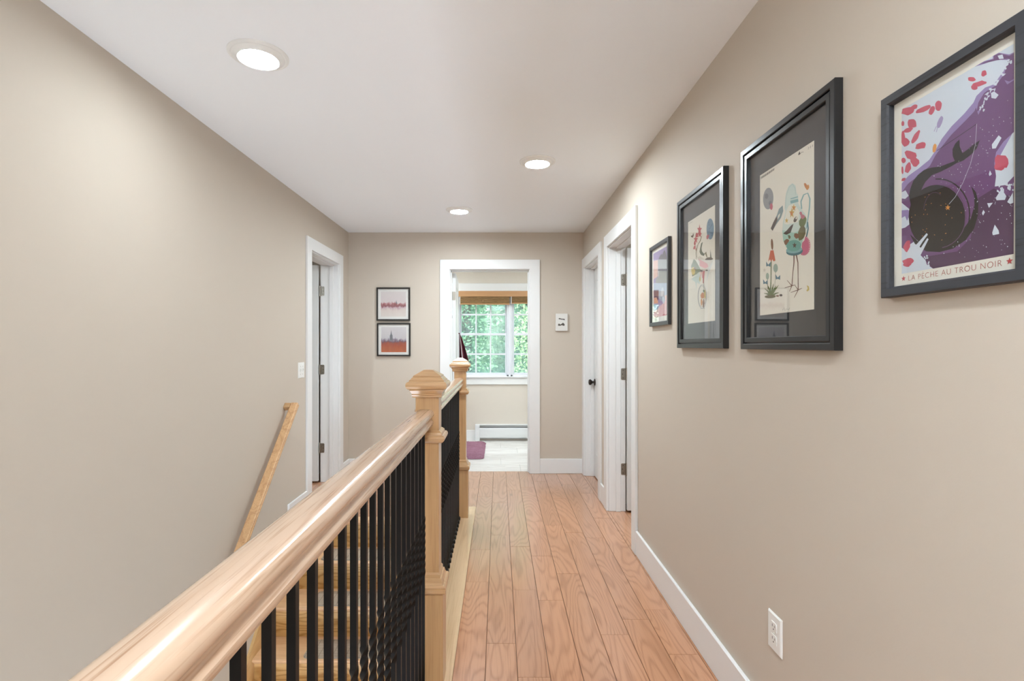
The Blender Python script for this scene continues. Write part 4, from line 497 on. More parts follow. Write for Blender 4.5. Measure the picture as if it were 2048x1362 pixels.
# door_3: right wall, farther, closed
d3 = thing('door_3', (XR, (B0+B1)/2, 0), 'closed white door with a dark knob at the far end of the right wall', 'door', kind='structure')
casing_x(d3, XR, -1, B0, B1, .088, .092); jamb_x(d3, XR, XR2, B0, B1, XR2-.056+.0)
leaf(d3, lambda a, d, z: (.9475+d, B0+.014+a, z), B1-B0-.028, z0=.012)
kn = MB(); kc = (.9475, 5.105, .935)
kn.lathe(kc, [(.033, 0), (.033, -.004), (.028, -.009), (.012, -.011), (.011, -.026), (.018, -.032), (.027, -.040), (.029, -.050), (.024, -.060), (.010, -.064)], 20, 'X')
kn.build('knob', M['bronze'], d3, smooth=True, label='dark bronze round door knob')
# door_4: end wall doorway, leaf swung into the bathroom
d4 = thing('door_4', ((D0+D1)/2, YB, 0), 'white doorway in the end wall with its door swung into the bathroom', 'door', kind='structure')
for xa, xb, za, zb in ((D0-.095, D0+.004, 0, DT), (D1-.004, D1+.1, 0, DT), (D0-.095, D1+.1, DT-.004, CT)):
    MB().box(xa, xb, YB-.018, YB, za, zb).build('casing', M['trim'], d4, bevel=.002, seg=1)
    MB().box(xa, xb, YB2+.004, YB2+.022, za, zb).build('casing', M['trim'], d4, bevel=.002, seg=1)
t = .010
m = MB(); m.box(D0-.001, D0+t, YB, YB2+.004, 0, DT).box(D1-t, D1+.001, YB, YB2+.004, 0, DT).box(D0+t, D1-t, YB, YB2+.004, DT-t, DT+.001)
for xa, xb in ((D0+t, D0+t+.010), (D1-t-.010, D1-t)): m.box(xa, xb, YB+.045, YB+.08, 0, DT-t)
m.box(D0+t, D1-t, YB+.045, YB+.08, DT-t-.011, DT-t)
m.build('jamb', M['trim'], d4, bevel=.0015, seg=1)
an = math.radians(92.2); ca, sa = math.cos(an), math.sin(an); HX, HY = D0+.016, YB2+.026
leaf(d4, lambda a, d, z: (HX+a*ca+d*sa, HY+a*sa-d*ca, z), .79)
for z in (1.811, 1.067, .323):
    mh = rplate(lambda u, v, t_: (HX+.018+u, HY-t_+.0005, z+v), .030, .090, .008, .0025)
    mh.lathe((HX-.004, HY-.004, z-.045), [(.006, 0), (.006, .09)], 12).build('hinge', M['nickel'], d4, label='brushed nickel hinge on the open door edge')

# ------------------------------------------------------------------ bathroom window and blinds
win = thing('window_1', ((WX0+WX1)/2, WY, WZ0), 'white double window with grilles onto green trees', 'window', kind='structure')
CW = .09
for a in ((WX0-CW, WX0+.006, WZ0-.003, WZ1), (WX1-.006, WX1+CW, WZ0-.003, WZ1), (WX0-CW, WX1+CW, WZ1-.006, 2.143)):
    MB().box(a[0], a[1], WY-.02, WY, a[2], a[3]).build('casing', M['trim'], win, bevel=.002, seg=1)
MB().box(WX0-CW-.01, WX1+CW+.01, WY-.036, WY+.02, .857, .873).build('sill', M['trim'], win, bevel=.003)
MB().box(WX0-CW, WX1+CW, WY-.018, WY, .763, .857).build('apron', M['trim'], win, bevel=.002, seg=1)
G0, G1, H0, H1 = -.5105, .092, .2146, .817
m = MB(); fy0, fy1 = WY+.012, WY+.13
m.box(WX0, G0-.022, fy0, fy1, WZ0, WZ1).box(G1+.022, H0-.022, fy0, fy1, WZ0, WZ1).box(H1+.022, WX1, fy0, fy1, WZ0, WZ1)
m.box(WX0, WX1, fy0, fy1, WZ0, .895).box(WX0, WX1, fy0, fy1, 2.018, WZ1)
m.box(G1+.045, H0-.045, fy0-.012, fy0, .873, 2.03)
m.build('frame', M['vinyl'], win, bevel=.002, seg=1)
for gx0, gx1 in ((G0, G1), (H0, H1)):
    for (za, zb, ya, gz) in ((.921, 1.434, WY+.028, (1.177,)), (1.463, 1.995, WY+.058, (1.7215,))):
        s = MB(); e = .020
        s.box(gx0-e, gx0, ya, ya+.03, za-.026, zb+.03).box(gx1, gx1+e, ya, ya+.03, za-.026, zb+.03)
        s.box(gx0, gx1, ya, ya+.03, za-.026, za).box(gx0, gx1, ya, ya+.03, zb, zb+.03)
        so = s.build('sash', M['vinyl'], win, bevel=.002, seg=1)
        g = MB()
        for k in (1, 2):
            xg = gx0+(gx1-gx0)*k/3; g.box(xg-.009, xg+.009, ya+.008, ya+.020, za, zb)
        for zz in gz: g.box(gx0, gx1, ya+.0075, ya+.0205, zz-.011, zz+.011)
        g.build('grille', M['vinyl'], so)
        MB().box(gx0-.004, gx1+.004, ya+.0225, ya+.0255, za-.004, zb+.004).build('pane', M['window_glass'], so)
for gx0, gx1 in ((G0, G1), (H0, H1)):
    MB().box(gx0-.01, gx1+.01, WY+.118, WY+.1184, .90, 2.02).build('haze_sheet', M['haze'], win)  # sheet added outside the panes to haze the view
def blind(name, x0, x1, zb, label):
    t = thing(name, ((x0+x1)/2, WY-.045, zb), label, 'blind', 'bamboo blinds at the bathroom window')
    MB().box(x0, x1, WY-.060, WY-.022, zb+.0, zb+.014).build('bottom_rail', M['valance'], t, bevel=.002, seg=1)
    n = 6; h = (1.956-zb-.014)/n
    for k in range(n):
        z0 = zb+.014+k*h; o = random.uniform(-.003, .003)
        MB().prism([(WY-.058+o, z0+.001), (WY-.063+o, z0+h*.5), (WY-.058+o, z0+h-.001), (WY-.025, z0+h-.001), (WY-.025, z0+.001)], lambda p, q, tt: (tt, p, q), x0+random.uniform(0, .004), x1-random.uniform(0, .004)).build('fold', M['bamboo'], t)
    for xx in (x0+.008,): MB().box(xx-.004, xx+.004, WY-.069, WY-.064, zb-.006, 1.957).build('cord', M['cord'], t)
    MB().lathe(((x0+x1)/2-.02, WY-.066, 1.90), [(.010, 0), (.012, .003), (.006, .006)], 10, 'Y').build('cord_knot', M['bamboo'], t)
blind('bamboo_blind', -.530, .150, 1.850, 'raised bamboo blind over the left half of the bathroom window')
blind('bamboo_blind', .166, .880, 1.862, 'raised bamboo blind over the right half of the bathroom window')
v = MB().box(-.542, .895, WY-.068, WY-.0205, 1.957, 2.034).build('valance', M['valance'], None, bevel=.002, seg=1)
tag(v, 'plain tan valance board above the bamboo blinds', 'valance')

# ------------------------------------------------------------------ baseboard heater, rug, towel, robe
ht = thing('baseboard_heater', (.4, WY-.035, 0), 'long white baseboard heater under the bathroom window', 'heater')
hx0, hx1, hy = -.3175, 1.45, WY-.066
MB().box(hx0, hx0+.062, hy, WY-.001, .0, .2214).build('end_cap', M['white_metal'], ht, bevel=.004, seg=1)
MB().box(hx1-.02, hx1, hy, WY-.001, 0, .2214).build('end_cap', M['white_metal'], ht, bevel=.004, seg=1)
MB().prism([(hy+.004, .045), (hy+.002, .085), (hy+.002, .165), (hy+.006, .178), (hy+.010, .178), (hy+.010, .045)], lambda p, q, t_: (t_, p, q), hx0+.062, hx1-.02).build('front_panel', M['white_metal'], ht)
MB().box(hx0+.062, hx1-.02, WY-.006, WY-.001, .02, .2214).box(hx0+.062, hx1-.02, hy+.004, WY-.006, .2175, .2214).box(hx0+.062, hx1-.02, hy+.001, hy+.004, .2140, .2214).build('back_plate', M['white_metal'], ht)
MB().box(hx0+.062, hx1-.02, hy+.012, hy+.016, .196, .203).build('damper', M['white_metal'], ht)
MB().box(hx0+.062, hx1-.02, hy+.015, WY-.006, .06, .15).build('fin_block', M['dark'], ht)

def grid_mesh(name, nu, nv, fn, mat, parent=None, thick=.004, smooth=True):
    vs = [fn(i/nu, j/nv) for j in range(nv+1) for i in range(nu+1)]
    fs = [(j*(nu+1)+i, j*(nu+1)+i+1, (j+1)*(nu+1)+i+1, (j+1)*(nu+1)+i) for j in range(nv) for i in range(nu)]
    mb = MB().add(vs, fs); o = mb.build(name, mat, parent, smooth=smooth)
    if thick:
        md = o.modifiers.new('solid', 'SOLIDIFY'); md.thickness = thick; md.offset = 0
    return o
# plum bath mat with shaggy tufts
rx0, rx1, ry0, ry1 = -.80, -.165, 5.91, 6.92
def rugf(u, v):
    x = rx0+(rx1-rx0)*u; y = ry0+(ry1-ry0)*v
    r = .07; cx = min(max(x, rx0+r), rx1-r); cy = min(max(y, ry0+r), ry1-r); d = math.hypot(x-cx, y-cy)
    if d > r: x = cx+(x-cx)*r/d; y = cy+(y-cy)*r/d
    e = min(u, 1-u, v*1.5, (1-v)*1.5)
    x += random.uniform(-.004, .004); y += random.uniform(-.004, .004)
    return (x, y, .004+min(1, e*14)*.024+random.uniform(-.004, .004)*min(1, e*14))
rug = grid_mesh('bath_mat', 70, 100, rugf, M['rug'], thick=0)
tag(rug, 'plum shaggy bath mat on the white tiles left of the heater', 'rug')
rb = MB().box(rx0+.03, rx1-.03, ry0+.03, ry1-.03, 0, .006).build('backing', M['rug'], rug)

tw = thing('hand_towel', (HX+.74*ca+.035*sa+.02, HY+.74*sa, 1.0), 'maroon striped towel hanging at the edge of the bathroom door', 'towel')
hxp, hyp = HX+.775*ca+.035*sa+.006, HY+.775*sa
def towf(stripe):
    def fn(u, v):
        z = 1.437-.44*v; wdt = .006+.155*min(v*1.25, 1)**.8
        uu = stripe[0]+(stripe[1]-stripe[0])*u
        x = hxp+.002+wdt*uu*.72+.006*math.sin(uu*14+1)*v
        y = hyp+.02+.05*v*math.sin(uu*11)+.06*v*(uu-.4)
        return (x, y, z)
    return fn
grid_mesh('cloth', 10, 12, towf((0, .34)), M['towel'], tw); grid_mesh('stripe', 2, 12, towf((.34, .42)), M['towel_stripe'], tw)
grid_mesh('cloth', 10, 12, towf((.42, 1)), M['towel'], tw)
MB().box(hxp-.008, hxp+.006, hyp-.008, hyp+.034, 1.432, 1.446).build('hanging_loop', M['towel'], tw)
rbx, rby = HX-.050, HY+.40
rt = thing('bathrobe', (rbx, rby, .6), 'dark maroon robe hanging behind the open bathroom door', 'bathrobe')
def robf(u, v):
    return (rbx-.012*math.sin(u*9*math.pi)*(.3+v)-.012, rby-.16-.08*v+(.32+.16*v)*u, 1.62-1.05*v)
grid_mesh('cloth', 24, 12, robf, M['towel'], rt, thick=.006)
MB().box(rbx-.01, rbx+.047, rby-.01, rby+.01, 1.60, 1.63).build('hanging_loop', M['towel'], rt)

# ------------------------------------------------------------------ recessed lights
def recessed(x, y, label, lens='lens', z=CZ):
    t = thing('recessed_light', (x, y, z), label, 'ceiling light', 'recessed ceiling lights')
    MB().lathe((x, y, z), [(.113, 0), (.112, -.004), (.105, -.0085), (.101, -.0095), (.098, -.0085), (.088, -.0125), (.080, -.0185), (.0765, -.0205), (.0735, -.019), (.0725, -.010)], 48, cap=False).build('trim_ring', M['white_plastic'], t, smooth=True)
    MB().lathe((x, y, z), [(.0727, -.012), (.0725, -.0145), (.066, -.0155), (.040, -.016), (.001, -.016)], 40)\
        .build('lens', M[lens], t, smooth=True)
recessed(-.946, 2.05, 'recessed ceiling light over the stairwell, nearest and largest', 'lens_dim')
recessed(.242, 3.235, 'recessed ceiling light over the walkway, second from the camera', 'lens_bright')
recessed(-.331, 4.386, 'recessed ceiling light nearest the end wall, smallest of the three', 'lens_bright')
recessed(.242, .1, 'recessed ceiling light just above the camera', 'lens_bright')
recessed(-.35, -1.6, 'recessed ceiling light in the hallway behind the camera')
recessed(-1.1, 6.3, 'added unseen ceiling light brightening the bathroom, left of the doorway', 'lens_bright')  # invented fixture, kept out of view to brighten the bathroom
recessed(.80, 5.85, 'added unseen ceiling light brightening the bathroom, right of the doorway', 'lens_bright')  # second invented bathroom fixture, also unseen
recessed(-2.5, 3.5, 'added unseen ceiling light brightening the room behind the left door', 'lens_bright')  # invented lamp lightening the left door and its jamb
recessed(1.75, 3.0, 'added unseen ceiling light brightening the room behind the open right door', 'lens_bright')  # invented lamp lightening the unseen right room

# ------------------------------------------------------------------ staircase
st = thing('staircase', (-.93, NY0, 0), 'natural oak staircase descending beside the left wall', 'stairs')
SX0, SX1 = XL+.0185, -.3485
for n in range(1, 13):
    yn, zn = NY0-NT*n, -NR*n
    h = .025; yb = yn+NT+.026
    pr = [(yn+.010, zn), (yn+.004, zn-.003), (yn, zn-.010), (yn+.001, zn-.018), (yn+.008, zn-h), (yb, zn-h), (yb, zn)]
    MB().prism(pr, lambda p, q, t_: (t_, p, q), SX0, SX1).build('tread', M['tread'], st)
for n in range(0, 13):
    yn, zn = NY0-NT*n, -NR*n
    MB().box(SX0, SX1, yn+.026, yn+.044, -NR*(n+1), zn-.0255).build('riser', M['riser'], st)
    MB().prism([(yn+.012, zn-.0256), (yn+.026, zn-.0256), (yn+.026, zn-.042), (yn+.020, zn-.036)], lambda p, q, t_: (t_, p, q), SX0, SX1).build('cove_moulding', M['tread'], st)
sl = NR/NT
def skz(y): return -.464+sl*(y-3.272)
ytop, ybot = 3.745, .95
for xa, xb in ((XL+.0004, SX0), (SX1, -.3304)):
    yt = ytop if xa < -1 else NY0+.02
    zt = skz(yt)
    q = [(yt, min(zt, -.026 if xa > -1 else 0)), (ybot, skz(ybot)), (ybot, skz(ybot)-.40), (min(yt+.05, NY0+.046), zt-.40), (min(yt+.05, NY0+.046), -.026 if xa > -1 else -.001)]
    MB().prism(q, lambda p, q_, t_: (t_, p, q_), xa, xb).build('skirt_board', M['skirt'], st)
for n, lab in ((1, 'topmost'), (2, 'middle'), (3, 'lowest')):
    yn, zn = NY0-NT*n, -NR*n
    mx0, mx1 = (-1.245, -.637) if n < 3 else (-1.200, -.592)
    y0, y1 = yn+.012, yn+.205
    pm = rplate(lambda u, v, t_: ((mx0+mx1)/2+u, (y0+y1)/2+v, zn+.0006+t_), mx1-mx0, y1-y0, .028, .006, 7)
    mo = pm.build('stair_mat', M['carpet'], None)
    tag(mo, f'grey lattice carpet mat on an oak stair tread, {lab} of the three in view', 'stair mat', 'carpet mats on the stair treads')
    bmx = rplate(lambda u, v, t_: ((mx0+mx1)/2+u, (y0+y1)/2+v, zn+.0006+t_), mx1-mx0+.006, y1-y0+.006, .031, .0035, 7)
    bmx.build('binding', plain('mat_binding', lin(168, 160, 146), .9), mo)

# ------------------------------------------------------------------ wall handrail
wh = thing('wall_handrail', (XL, 3.70, .88), 'oak handrail on the left wall sloping down the stairs', 'handrail')
dn = Vector((0, -1, -sl*1.01)).normalized(); nn = Vector((0, dn.z, -dn.y)); nn = nn if nn.z > 0 else -nn
top = Vector((0, 3.700, .889))
def sec(wx0, wx1, th=.038):
    r = .006
    return [(wx0+r, 0), (wx1-r, 0), (wx1, -r), (wx1, -.013), (wx1-.003, -.016), (wx1-.003, -.021), (wx1, -.024), (wx1, -th+r), (wx1-r, -th), (wx0+r, -th), (wx0, -th+r), (wx0, -.024), (wx0+.003, -.021), (wx0+.003, -.016), (wx0, -.013), (wx0, -r)]
wlen = 3.4
rs = []
for d in (0, wlen):
    ring = []
    for x_, q in sec(-1.479, -1.427):
        p = top+nn*q+dn*(d+(0 if d else (x_+1.427)*0)); ring.append((x_, p.y, p.z))
    rs.append(ring)
MB().loft(rs).build('rail', wood('oak_sloping_rail', lin(216, 170, 122), lin(168, 118, 74), lin(222, 182, 138), 'Y', .26, ring=.3, pore=.5, density=5, var=.02, coat=.4, cross=11, along=.6), wh)
rt2 = [[( x_, (top+dn*a+nn*b).y, (top+dn*a+nn*b).z) for a, b in ((0, 0), (.042, 0), (.042, -.038), (0, -.038))] for x_ in (XL, -1.478)]
MB().loft(rt2).build('rail_return', M['oak_x'], wh, bevel=.004, label='short mitred return of the rail to the wall')
MB().lathe((XL, 2.2, top.z-sl*1.01*(3.7-2.2)-.10), [(.03, 0), (.03, .004), (.012, .008), (.010, .05)], 16, 'X').box(XL+.045, XL+.085, 2.185, 2.215, top.z-sl*1.01*1.5-.104, top.z-sl*1.01*1.5-.048).build('bracket', M['bronze'], wh)

# ------------------------------------------------------------------ balustrade
bal = thing('balustrade', (-.28, 2.0, .004), 'oak balustrade with black twisted iron balusters along the stairwell', 'railing')
N1 = (-.2698, 2.010); N2 = (-.2890, 3.950); N0 = (-.290, -.55)
ZB = .0035
def newel(c, label):
    x, y = c
    p = MB().sqloft(x, y, [(.061, ZB), (.061, .36), (.044, .36), (.044, 1.11)]).build('newel_post', M['oak_z'], bal, bevel=.002, seg=1, label=label)
    MB().sqloft(x, y, [(.052, 1.099), (.0555, 1.101), (.0545, 1.104), (.0575, 1.109), (.0555, 1.112), (.060, 1.119), (.064, 1.125), (.063, 1.1295), (.069, 1.1305), (.0735, 1.134), (.0763, 1.140), (.077, 1.145), (.0763, 1.151), (.0735, 1.156), (.068, 1.159), (.0655, 1.1595), (.0655, 1.164), (.060, 1.168), (.0555, 1.174), (.0525, 1.1755), (.0525, 1.180), (.017, 1.2015), (.010, 1.202)]).build('cap', M['oak_x'], p)
    MB().sqloft(x, y, [(.0445, .928), (.055, .928), (.060, .931), (.0655, .937), (.068, .945), (.0665, .952), (.0625, .957), (.0575, .957), (.055, .966), (.048, .972), (.0445, .974)]).build('collar_moulding', M['oak_x'], p)
    MB().sqloft(x, y, [(.0615, .362), (.067, .364), (.0715, .371), (.073, .380), (.0715, .389), (.067, .395), (.062, .396), (.059, .402), (.055, .416), (.050, .418), (.0495, .430), (.0445, .437)]).build('base_moulding', M['oak_x'], p)
newel(N1, 'nearer oak newel post with a pyramid cap'); newel(N2, 'farther oak newel post with a pyramid cap'); newel(N0, 'oak newel post behind the camera')
half = [(.0, .060), (.010, .0598), (.020, .0585), (.027, .056), (.0318, .052), (.0345, .0465), (.0352, .041), (.0340, .036), (.0305, .0318), (.0275, .0285), (.0262, .024), (.0268, .0195), (.0290, .0160), (.0325, .0135), (.0332, .0095), (.0325, .0060), (.0300, .0045), (.0300, 0)]
prof = half+[(-a, b) for a, b in half[::-1] if a > 0]
RZ = .994
def rail(x0, y0, x1, y1):
    rs = [[(x+p, y, RZ+q) for p, q in prof] for x, y in ((x0, y0), (x1, y1))]
    return MB().loft(rs).build('handrail', M['oak_y'], bal, smooth=True)
xr = lambda y: -.2900+.00577*y
rail(xr(-.50), -.507, xr(1.966), 1.967); rail(-.2960, 2.053, -.2975, 3.907)
# twisted square baluster
def baluster_mesh():
    h = .00635; mb = MB(); rs = []; za, zb = .443, .664; turns = 2.0; n = 48
    zs = [(ZB+.002, 0)]+[(za+(zb-za)*k/n, turns*2*math.pi*k/n) for k in range(n+1)]+[(RZ+.004, turns*2*math.pi)]
    for z, a in zs:
        ring = []
        for k in range(4):
            t_ = a+math.pi/4+k*math.pi/2; ring.append((h*1.414*math.cos(t_), h*1.414*math.sin(t_), z))
        rs.append(ring)
    return mb.loft(rs)
b0 = baluster_mesh(); b0.v = [(x+xr(0), y, z) for x, y, z in b0.v]
proto = b0.build('baluster', M['black_metal'], bal, smooth=True)
sh = MB().sqloft(xr(0), 0, [(.0145, ZB), (.0145, ZB+.016), (.0115, ZB+.022), (.0075, ZB+.025)]).build('shoe', M['black_metal'], proto)
spots = [(xr(.5727+.075*i), .5727+.075*i) for i in range(-13, 19)]
spots += [(-.2960-.0008*(y-2.05), y) for y in [2.125+.075*i for i in range(24)]]
base = proto.location.copy()
for i, (x, y) in enumerate(spots):
    o = proto if i == 0 else copy_tree(proto, bal)
    o.location = (base.x+x-xr(0), base.y+y, base.z)

# ------------------------------------------------------------------ switch and outlet
sw = thing('light_switch', (XL, 4.005, 1.104), 'white double light switch plate on the left wall beside the door', 'light switch')
def plate(fn, w, h, parent):
    pr = [(w/2, h/2, 0), (w/2, h/2, .002), (w/2-.004, h/2-.004, .0055)]
    return MB().loft([[fn(sx*a, sy*b, d) for sx, sy in ((1, 1), (-1, 1), (-1, -1), (1, -1))] for a, b, d in pr]).build('plate', M['white_plastic'], parent)
fnL = lambda u, v, d: (XL+d, 4.005+u, 1.104+v)
plate(fnL, .120, .120, sw)
for dy in (-.023, .023):
    MB().prism([(.005, -.012), (.007, -.010), (.014, .006), (.012, .012), (.005, .012)], lambda p, q, t_: (XL+p, 4.005+dy+t_, 1.104+q), -.005, .005).build('toggle', M['white_plastic'], sw)
    for dz in (.030, -.030): MB().lathe((XL+.005, 4.005+dy, 1.104+dz), [(.003, 0), (.003, .0012)], 8, 'X').build('screw', M['nickel'], sw)
ou = thing('wall_outlet', (XR, 1.6163, .401), 'white double power outlet low on the right wall', 'outlet')
fnR = lambda u, v, d: (XR-d, 1.6163-u, .401+v)
plate(fnR, .078, .117, ou)
for dz in (.0195, -.0195):
    pts = [(-.0145, -.0135), (-.009, -.0145), (.009, -.0145), (.0145, -.0135), (.0172, 0), (.0145, .0135), (.009, .0145), (-.009, .0145), (-.0145, .0135), (-.0172, 0)]
    so = MB().loft([[fnR(a, dz+b, d) for a, b in pts] for d in (.0050, .0075)]).build('socket', M['white_plastic'], ou)
    sl_ = MB()
    for a, hh in ((-.0064, .0042), (.0064, .0034)):
        sl_.loft([[fnR(a+p*.0011, dz+.003+q*hh, d) for p, q in ((-1, -1), (1, -1), (1, 1), (-1, 1))] for d in (.0070, .0077)])
    sl_.loft([[fnR(.0024*math.cos(k*.785), dz-.0075+.0024*math.sin(k*.785), d) for k in range(8)] for d in (.0070, .0077)])
    sl_.build('slots', M['dark'], so)
MB().lathe((XR-.0075, 1.6163, .401), [(.003, 0), (.003, .003)], 8, 'X').build('screw', M['white_plastic'], ou)

# ------------------------------------------------------------------ pictures
PAL = dict(blue=(84, 126, 144), blue2=(108, 140, 160), blue3=(78, 110, 136), bluegrey=(128, 148, 150), brown=(84, 66, 52), brown2=(134, 92, 64), brown3=(112, 76, 62),
 dpur=(84, 56, 86), dviol=(92, 70, 96), glass1=(206, 220, 210), glass2=(190, 208, 200), gold=(216, 146, 70), green=(86, 112, 62), green2=(104, 118, 58), grey1=(116, 116, 126),
 grey2=(160, 164, 162), grn3=(128, 140, 112), ink=(36, 32, 30), ink2=(96, 90, 84), lav=(148, 130, 178), lav2=(98, 70, 100), lblue=(176, 190, 206), lblue2=(150, 170, 204), mint=(158, 178, 162),
 moon=(150, 152, 154), moon2=(122, 124, 128), olive=(112, 106, 66), olive3=(88, 100, 80), orange=(204, 98, 64), orange2=(206, 130, 66), pale=(214, 206, 190), pale2=(214, 216, 210), paper2=(232, 230, 214),
 peach=(226, 190, 178), peach2=(226, 166, 142), pink=(196, 84, 104), pink2=(224, 176, 176), pur=(112, 76, 120), red=(196, 84, 84), rose=(196, 110, 124), rose2=(200, 104, 132), rose3=(196, 86, 92),
 rosep=(222, 154, 154), sky=(208, 217, 226), teal=(134, 178, 178), teal1=(170, 206, 190), teal2=(70, 118, 124), teal3=(110, 168, 154), vio=(164, 150, 190), yellow=(206, 168, 66), yellow2=(212, 190, 104), rust=(178, 82, 72), starred=(186, 62, 66))
inks = {}
def ink(k):
    if k not in inks: inks[k] = plain('ink_'+k, lin(*PAL[k]), .75, spec=.2)
    return inks[k]
def tri_fill(pts):
    from mathutils.geometry import tessellate_polygon
    return tessellate_polygon([[Vector((a, b, 0)) for a, b in pts]])
def art_layer(items, fn, d0, clip=None, name='artwork', parent=None):
    keys = []; mb = MB(); step = .00022/max(1, len(items)); 
    for i, (k, pts) in enumerate(items):
        if k not in keys: keys.append(k)
        mb.cur = keys.index(k)
        if clip: pts = [(min(max(a, clip[0]), clip[1]), min(max(b, clip[2]), clip[3])) for a, b in pts]
        d = d0+step*i
        mb.add([fn(a, b, d) for a, b in pts], [tuple(t_) for t_ in tri_fill(pts)])
    # flat print: skip the normal recalculation by building directly
    xs, ys, zs = zip(*mb.v); c = Vector((sum(xs)/len(xs), sum(ys)/len(ys), sum(zs)/len(zs)))
    me = bpy.data.meshes.new(name); me.from_pydata([(x-c.x, y-c.y, z-c.z) for x, y, z in mb.v], [], mb.f)
    for k in keys: me.materials.append(ink(k))
    for p, i in zip(me.polygons, mb.mi): p.material_index = i
    o = bpy.data.objects.new(name, me); link(o, parent); o.location = c-wloc(parent); return o
def parse(s):
    out = []
    for it in s.split('|'):
        k, p = it.split(':'); out.append((k, [(int(q.split(',')[0])/10000, int(q.split(',')[1])/10000) for q in p.split(' ')]))
    return out
def quad(fn, u0, u1, v0, v1, d): return [fn(u0, v0, d), fn(u1, v0, d), fn(u1, v1, d), fn(u0, v1, d)]
def frame_profile(fn, W, H, prof, name, mat, parent):
    """mitred frame: prof = list of (inset, height off wall) swept round the W x H rectangle"""
    mb = MB(); cs = ((-1, -1), (1, -1), (1, 1), (-1, 1)); k = len(prof)
    for s in range(4):
        a, b = cs[s], cs[(s+1) % 4]
        ra = [fn(a[0]*(W/2-i), a[1]*(H/2-i), d) for i, d in prof]; rb_ = [fn(b[0]*(W/2-i), b[1]*(H/2-i), d) for i, d in prof]
        mb.loft([ra, rb_], cap=False)
    o = mb.build(name, mat, parent); bm = bmesh.new(); bm.from_mesh(o.data); bmesh.ops.remove_doubles(bm, verts=bm.verts, dist=1e-5); bmesh.ops.recalc_face_normals(bm, faces=bm.faces); bm.to_mesh(o.data); bm.free()
    return o
def slab(fn, u0, u1, v0, v1, d0, d1, name, mat, parent, **kw):
    return MB().loft([quad(fn, u0, u1, v0, v1, d0), quad(fn, u0, u1, v0, v1, d1)]).build(name, mat, parent, **kw)
def right_fn(yc, zc): return lambda u, v, d: (XR-d, yc-u, zc+v)
big = [(0, 0), (0, .020), (.002, .022), (.017, .022), (.019, .020), (.019, .010), (.023, .010), (.023, .0185), (.025, .0195), (.038, .0195), (.040, .0175), (.040, .0), ]
# two large double-stepped black frames
for yc, art, lab, cn in ((1.5532, 'pitcher', 'large black stepped frame with a bird-shaped jug print, second from the camera', 'vertical cream print of a jug with bird legs and flowers'),
                         (2.1972, 'wheel', 'large black stepped frame with a flower and wheel print, third from the camera', 'vertical cream print of red flowers over a wheel')):
    zc = 1.6240 if art == 'pitcher' else 1.6255
    pf = thing('framed_print', (XR, yc, zc), lab, 'framed picture', 'framed prints on the right wall'); fn = right_fn(yc, zc)
    frame_profile(fn, .505, .684, big, 'frame', M['frame_black'], pf)
    slab(fn, -.2124, .2124, -.302, .302, .004, .007, 'mat_board', M['mat_black'], pf)
    dv = 1.6215-zc
    pr = slab(fn, -.1452, .1452, -.2285+dv, .2285+dv, .0071, .0080, 'print', M['paper'], pf, label=cn)
    art_layer(parse(ART[art]), lambda u, v, d: fn(u, v+dv, d), .0082, name='artwork', parent=pr)
    slab(fn, -.2124, .2124, -.302, .302, .0100, .0120, 'glass_pane', M['glass'], pf)
# smallest print, far end: abstract city
yc, zc = 2.754, 1.6205; fn = right_fn(yc, zc)
pf = thing('framed_print', (XR, yc, zc), 'small grey framed print of a violet abstract scene beside the open door', 'framed picture', 'framed prints on the right wall')
frame_profile(fn, .325, .440, [(0, 0), (0, .0155), (.0015, .017), (.0185, .017), (.020, .0155), (.020, 0)], 'frame', M['frame_slate'], pf)
slab(fn, -.1430, .1430, -.2005, .2005, .003, .006, 'mat_board', M['mat_white'], pf)
pr = slab(fn, -.1400, .1400, -.197, .197, .0061, .0068, 'print', M['poster_paper'], pf, label='pale print with violet, grey and pink patches')
art_layer(parse(ART['city']), fn, .0070, name='artwork', parent=pr)
slab(fn, -.1430, .1430, -.2005, .2005, .0095, .0110, 'glass_pane', M['glass'], pf)
# nearest poster
yc, zc = .9865, 1.617; fn = right_fn(yc, zc)
pf = thing('framed_print', (XR, yc, zc), 'charcoal framed purple poster reading La Peche au Trou Noir, nearest the camera', 'framed picture', 'framed prints on the right wall')
frame_profile(fn, .317, .436, [(0, 0), (0, .019), (.002, .0215), (.018, .0215), (.0215, .018), (.0215, 0)], 'frame', M['frame_grey'], pf)
slab(fn, -.1375, .1375, -.197, .197, .003, .006, 'mat_board', M['mat_white'], pf)
pr = slab(fn, -.1372, .1372, -.1965, .1965, .0061, .0070, 'print', M['poster_paper'], pf, label='poster with a black whirlpool on purple and pink shapes')
art_layer(parse(ART['poster']), fn, .0072, clip=(-.1165, .1243, -.1728, .1785), name='artwork', parent=pr)
def text_mesh(body, size, u0, u1, v0, fn, d, mat, parent, name='lettering'):
    cu = bpy.data.curves.new('txt', 'FONT'); cu.body = body; cu.size = size; cu.space_character = 1.12; cu.offset = -.0003 * (size/.016)
    to = bpy.data.objects.new('txt', cu); COL.objects.link(to); dg = bpy.context.evaluated_depsgraph_get(); dg.update()
    me0 = to.evaluated_get(dg).to_mesh(); vs = [v.co.copy() for v in me0.vertices]; fs = [tuple(p.vertices) for p in me0.polygons]
    to.to_mesh_clear(); bpy.data.objects.remove(to); bpy.data.curves.remove(cu)
    x0, x1 = min(v.x for v in vs), max(v.x for v in vs)
    hs = (u1-u0)/(x1-x0)
    mb = MB().add([fn(u0+(v.x-x0)*hs, v0+v.y, d) for v in vs], fs); return mb.build(name, mat, parent)
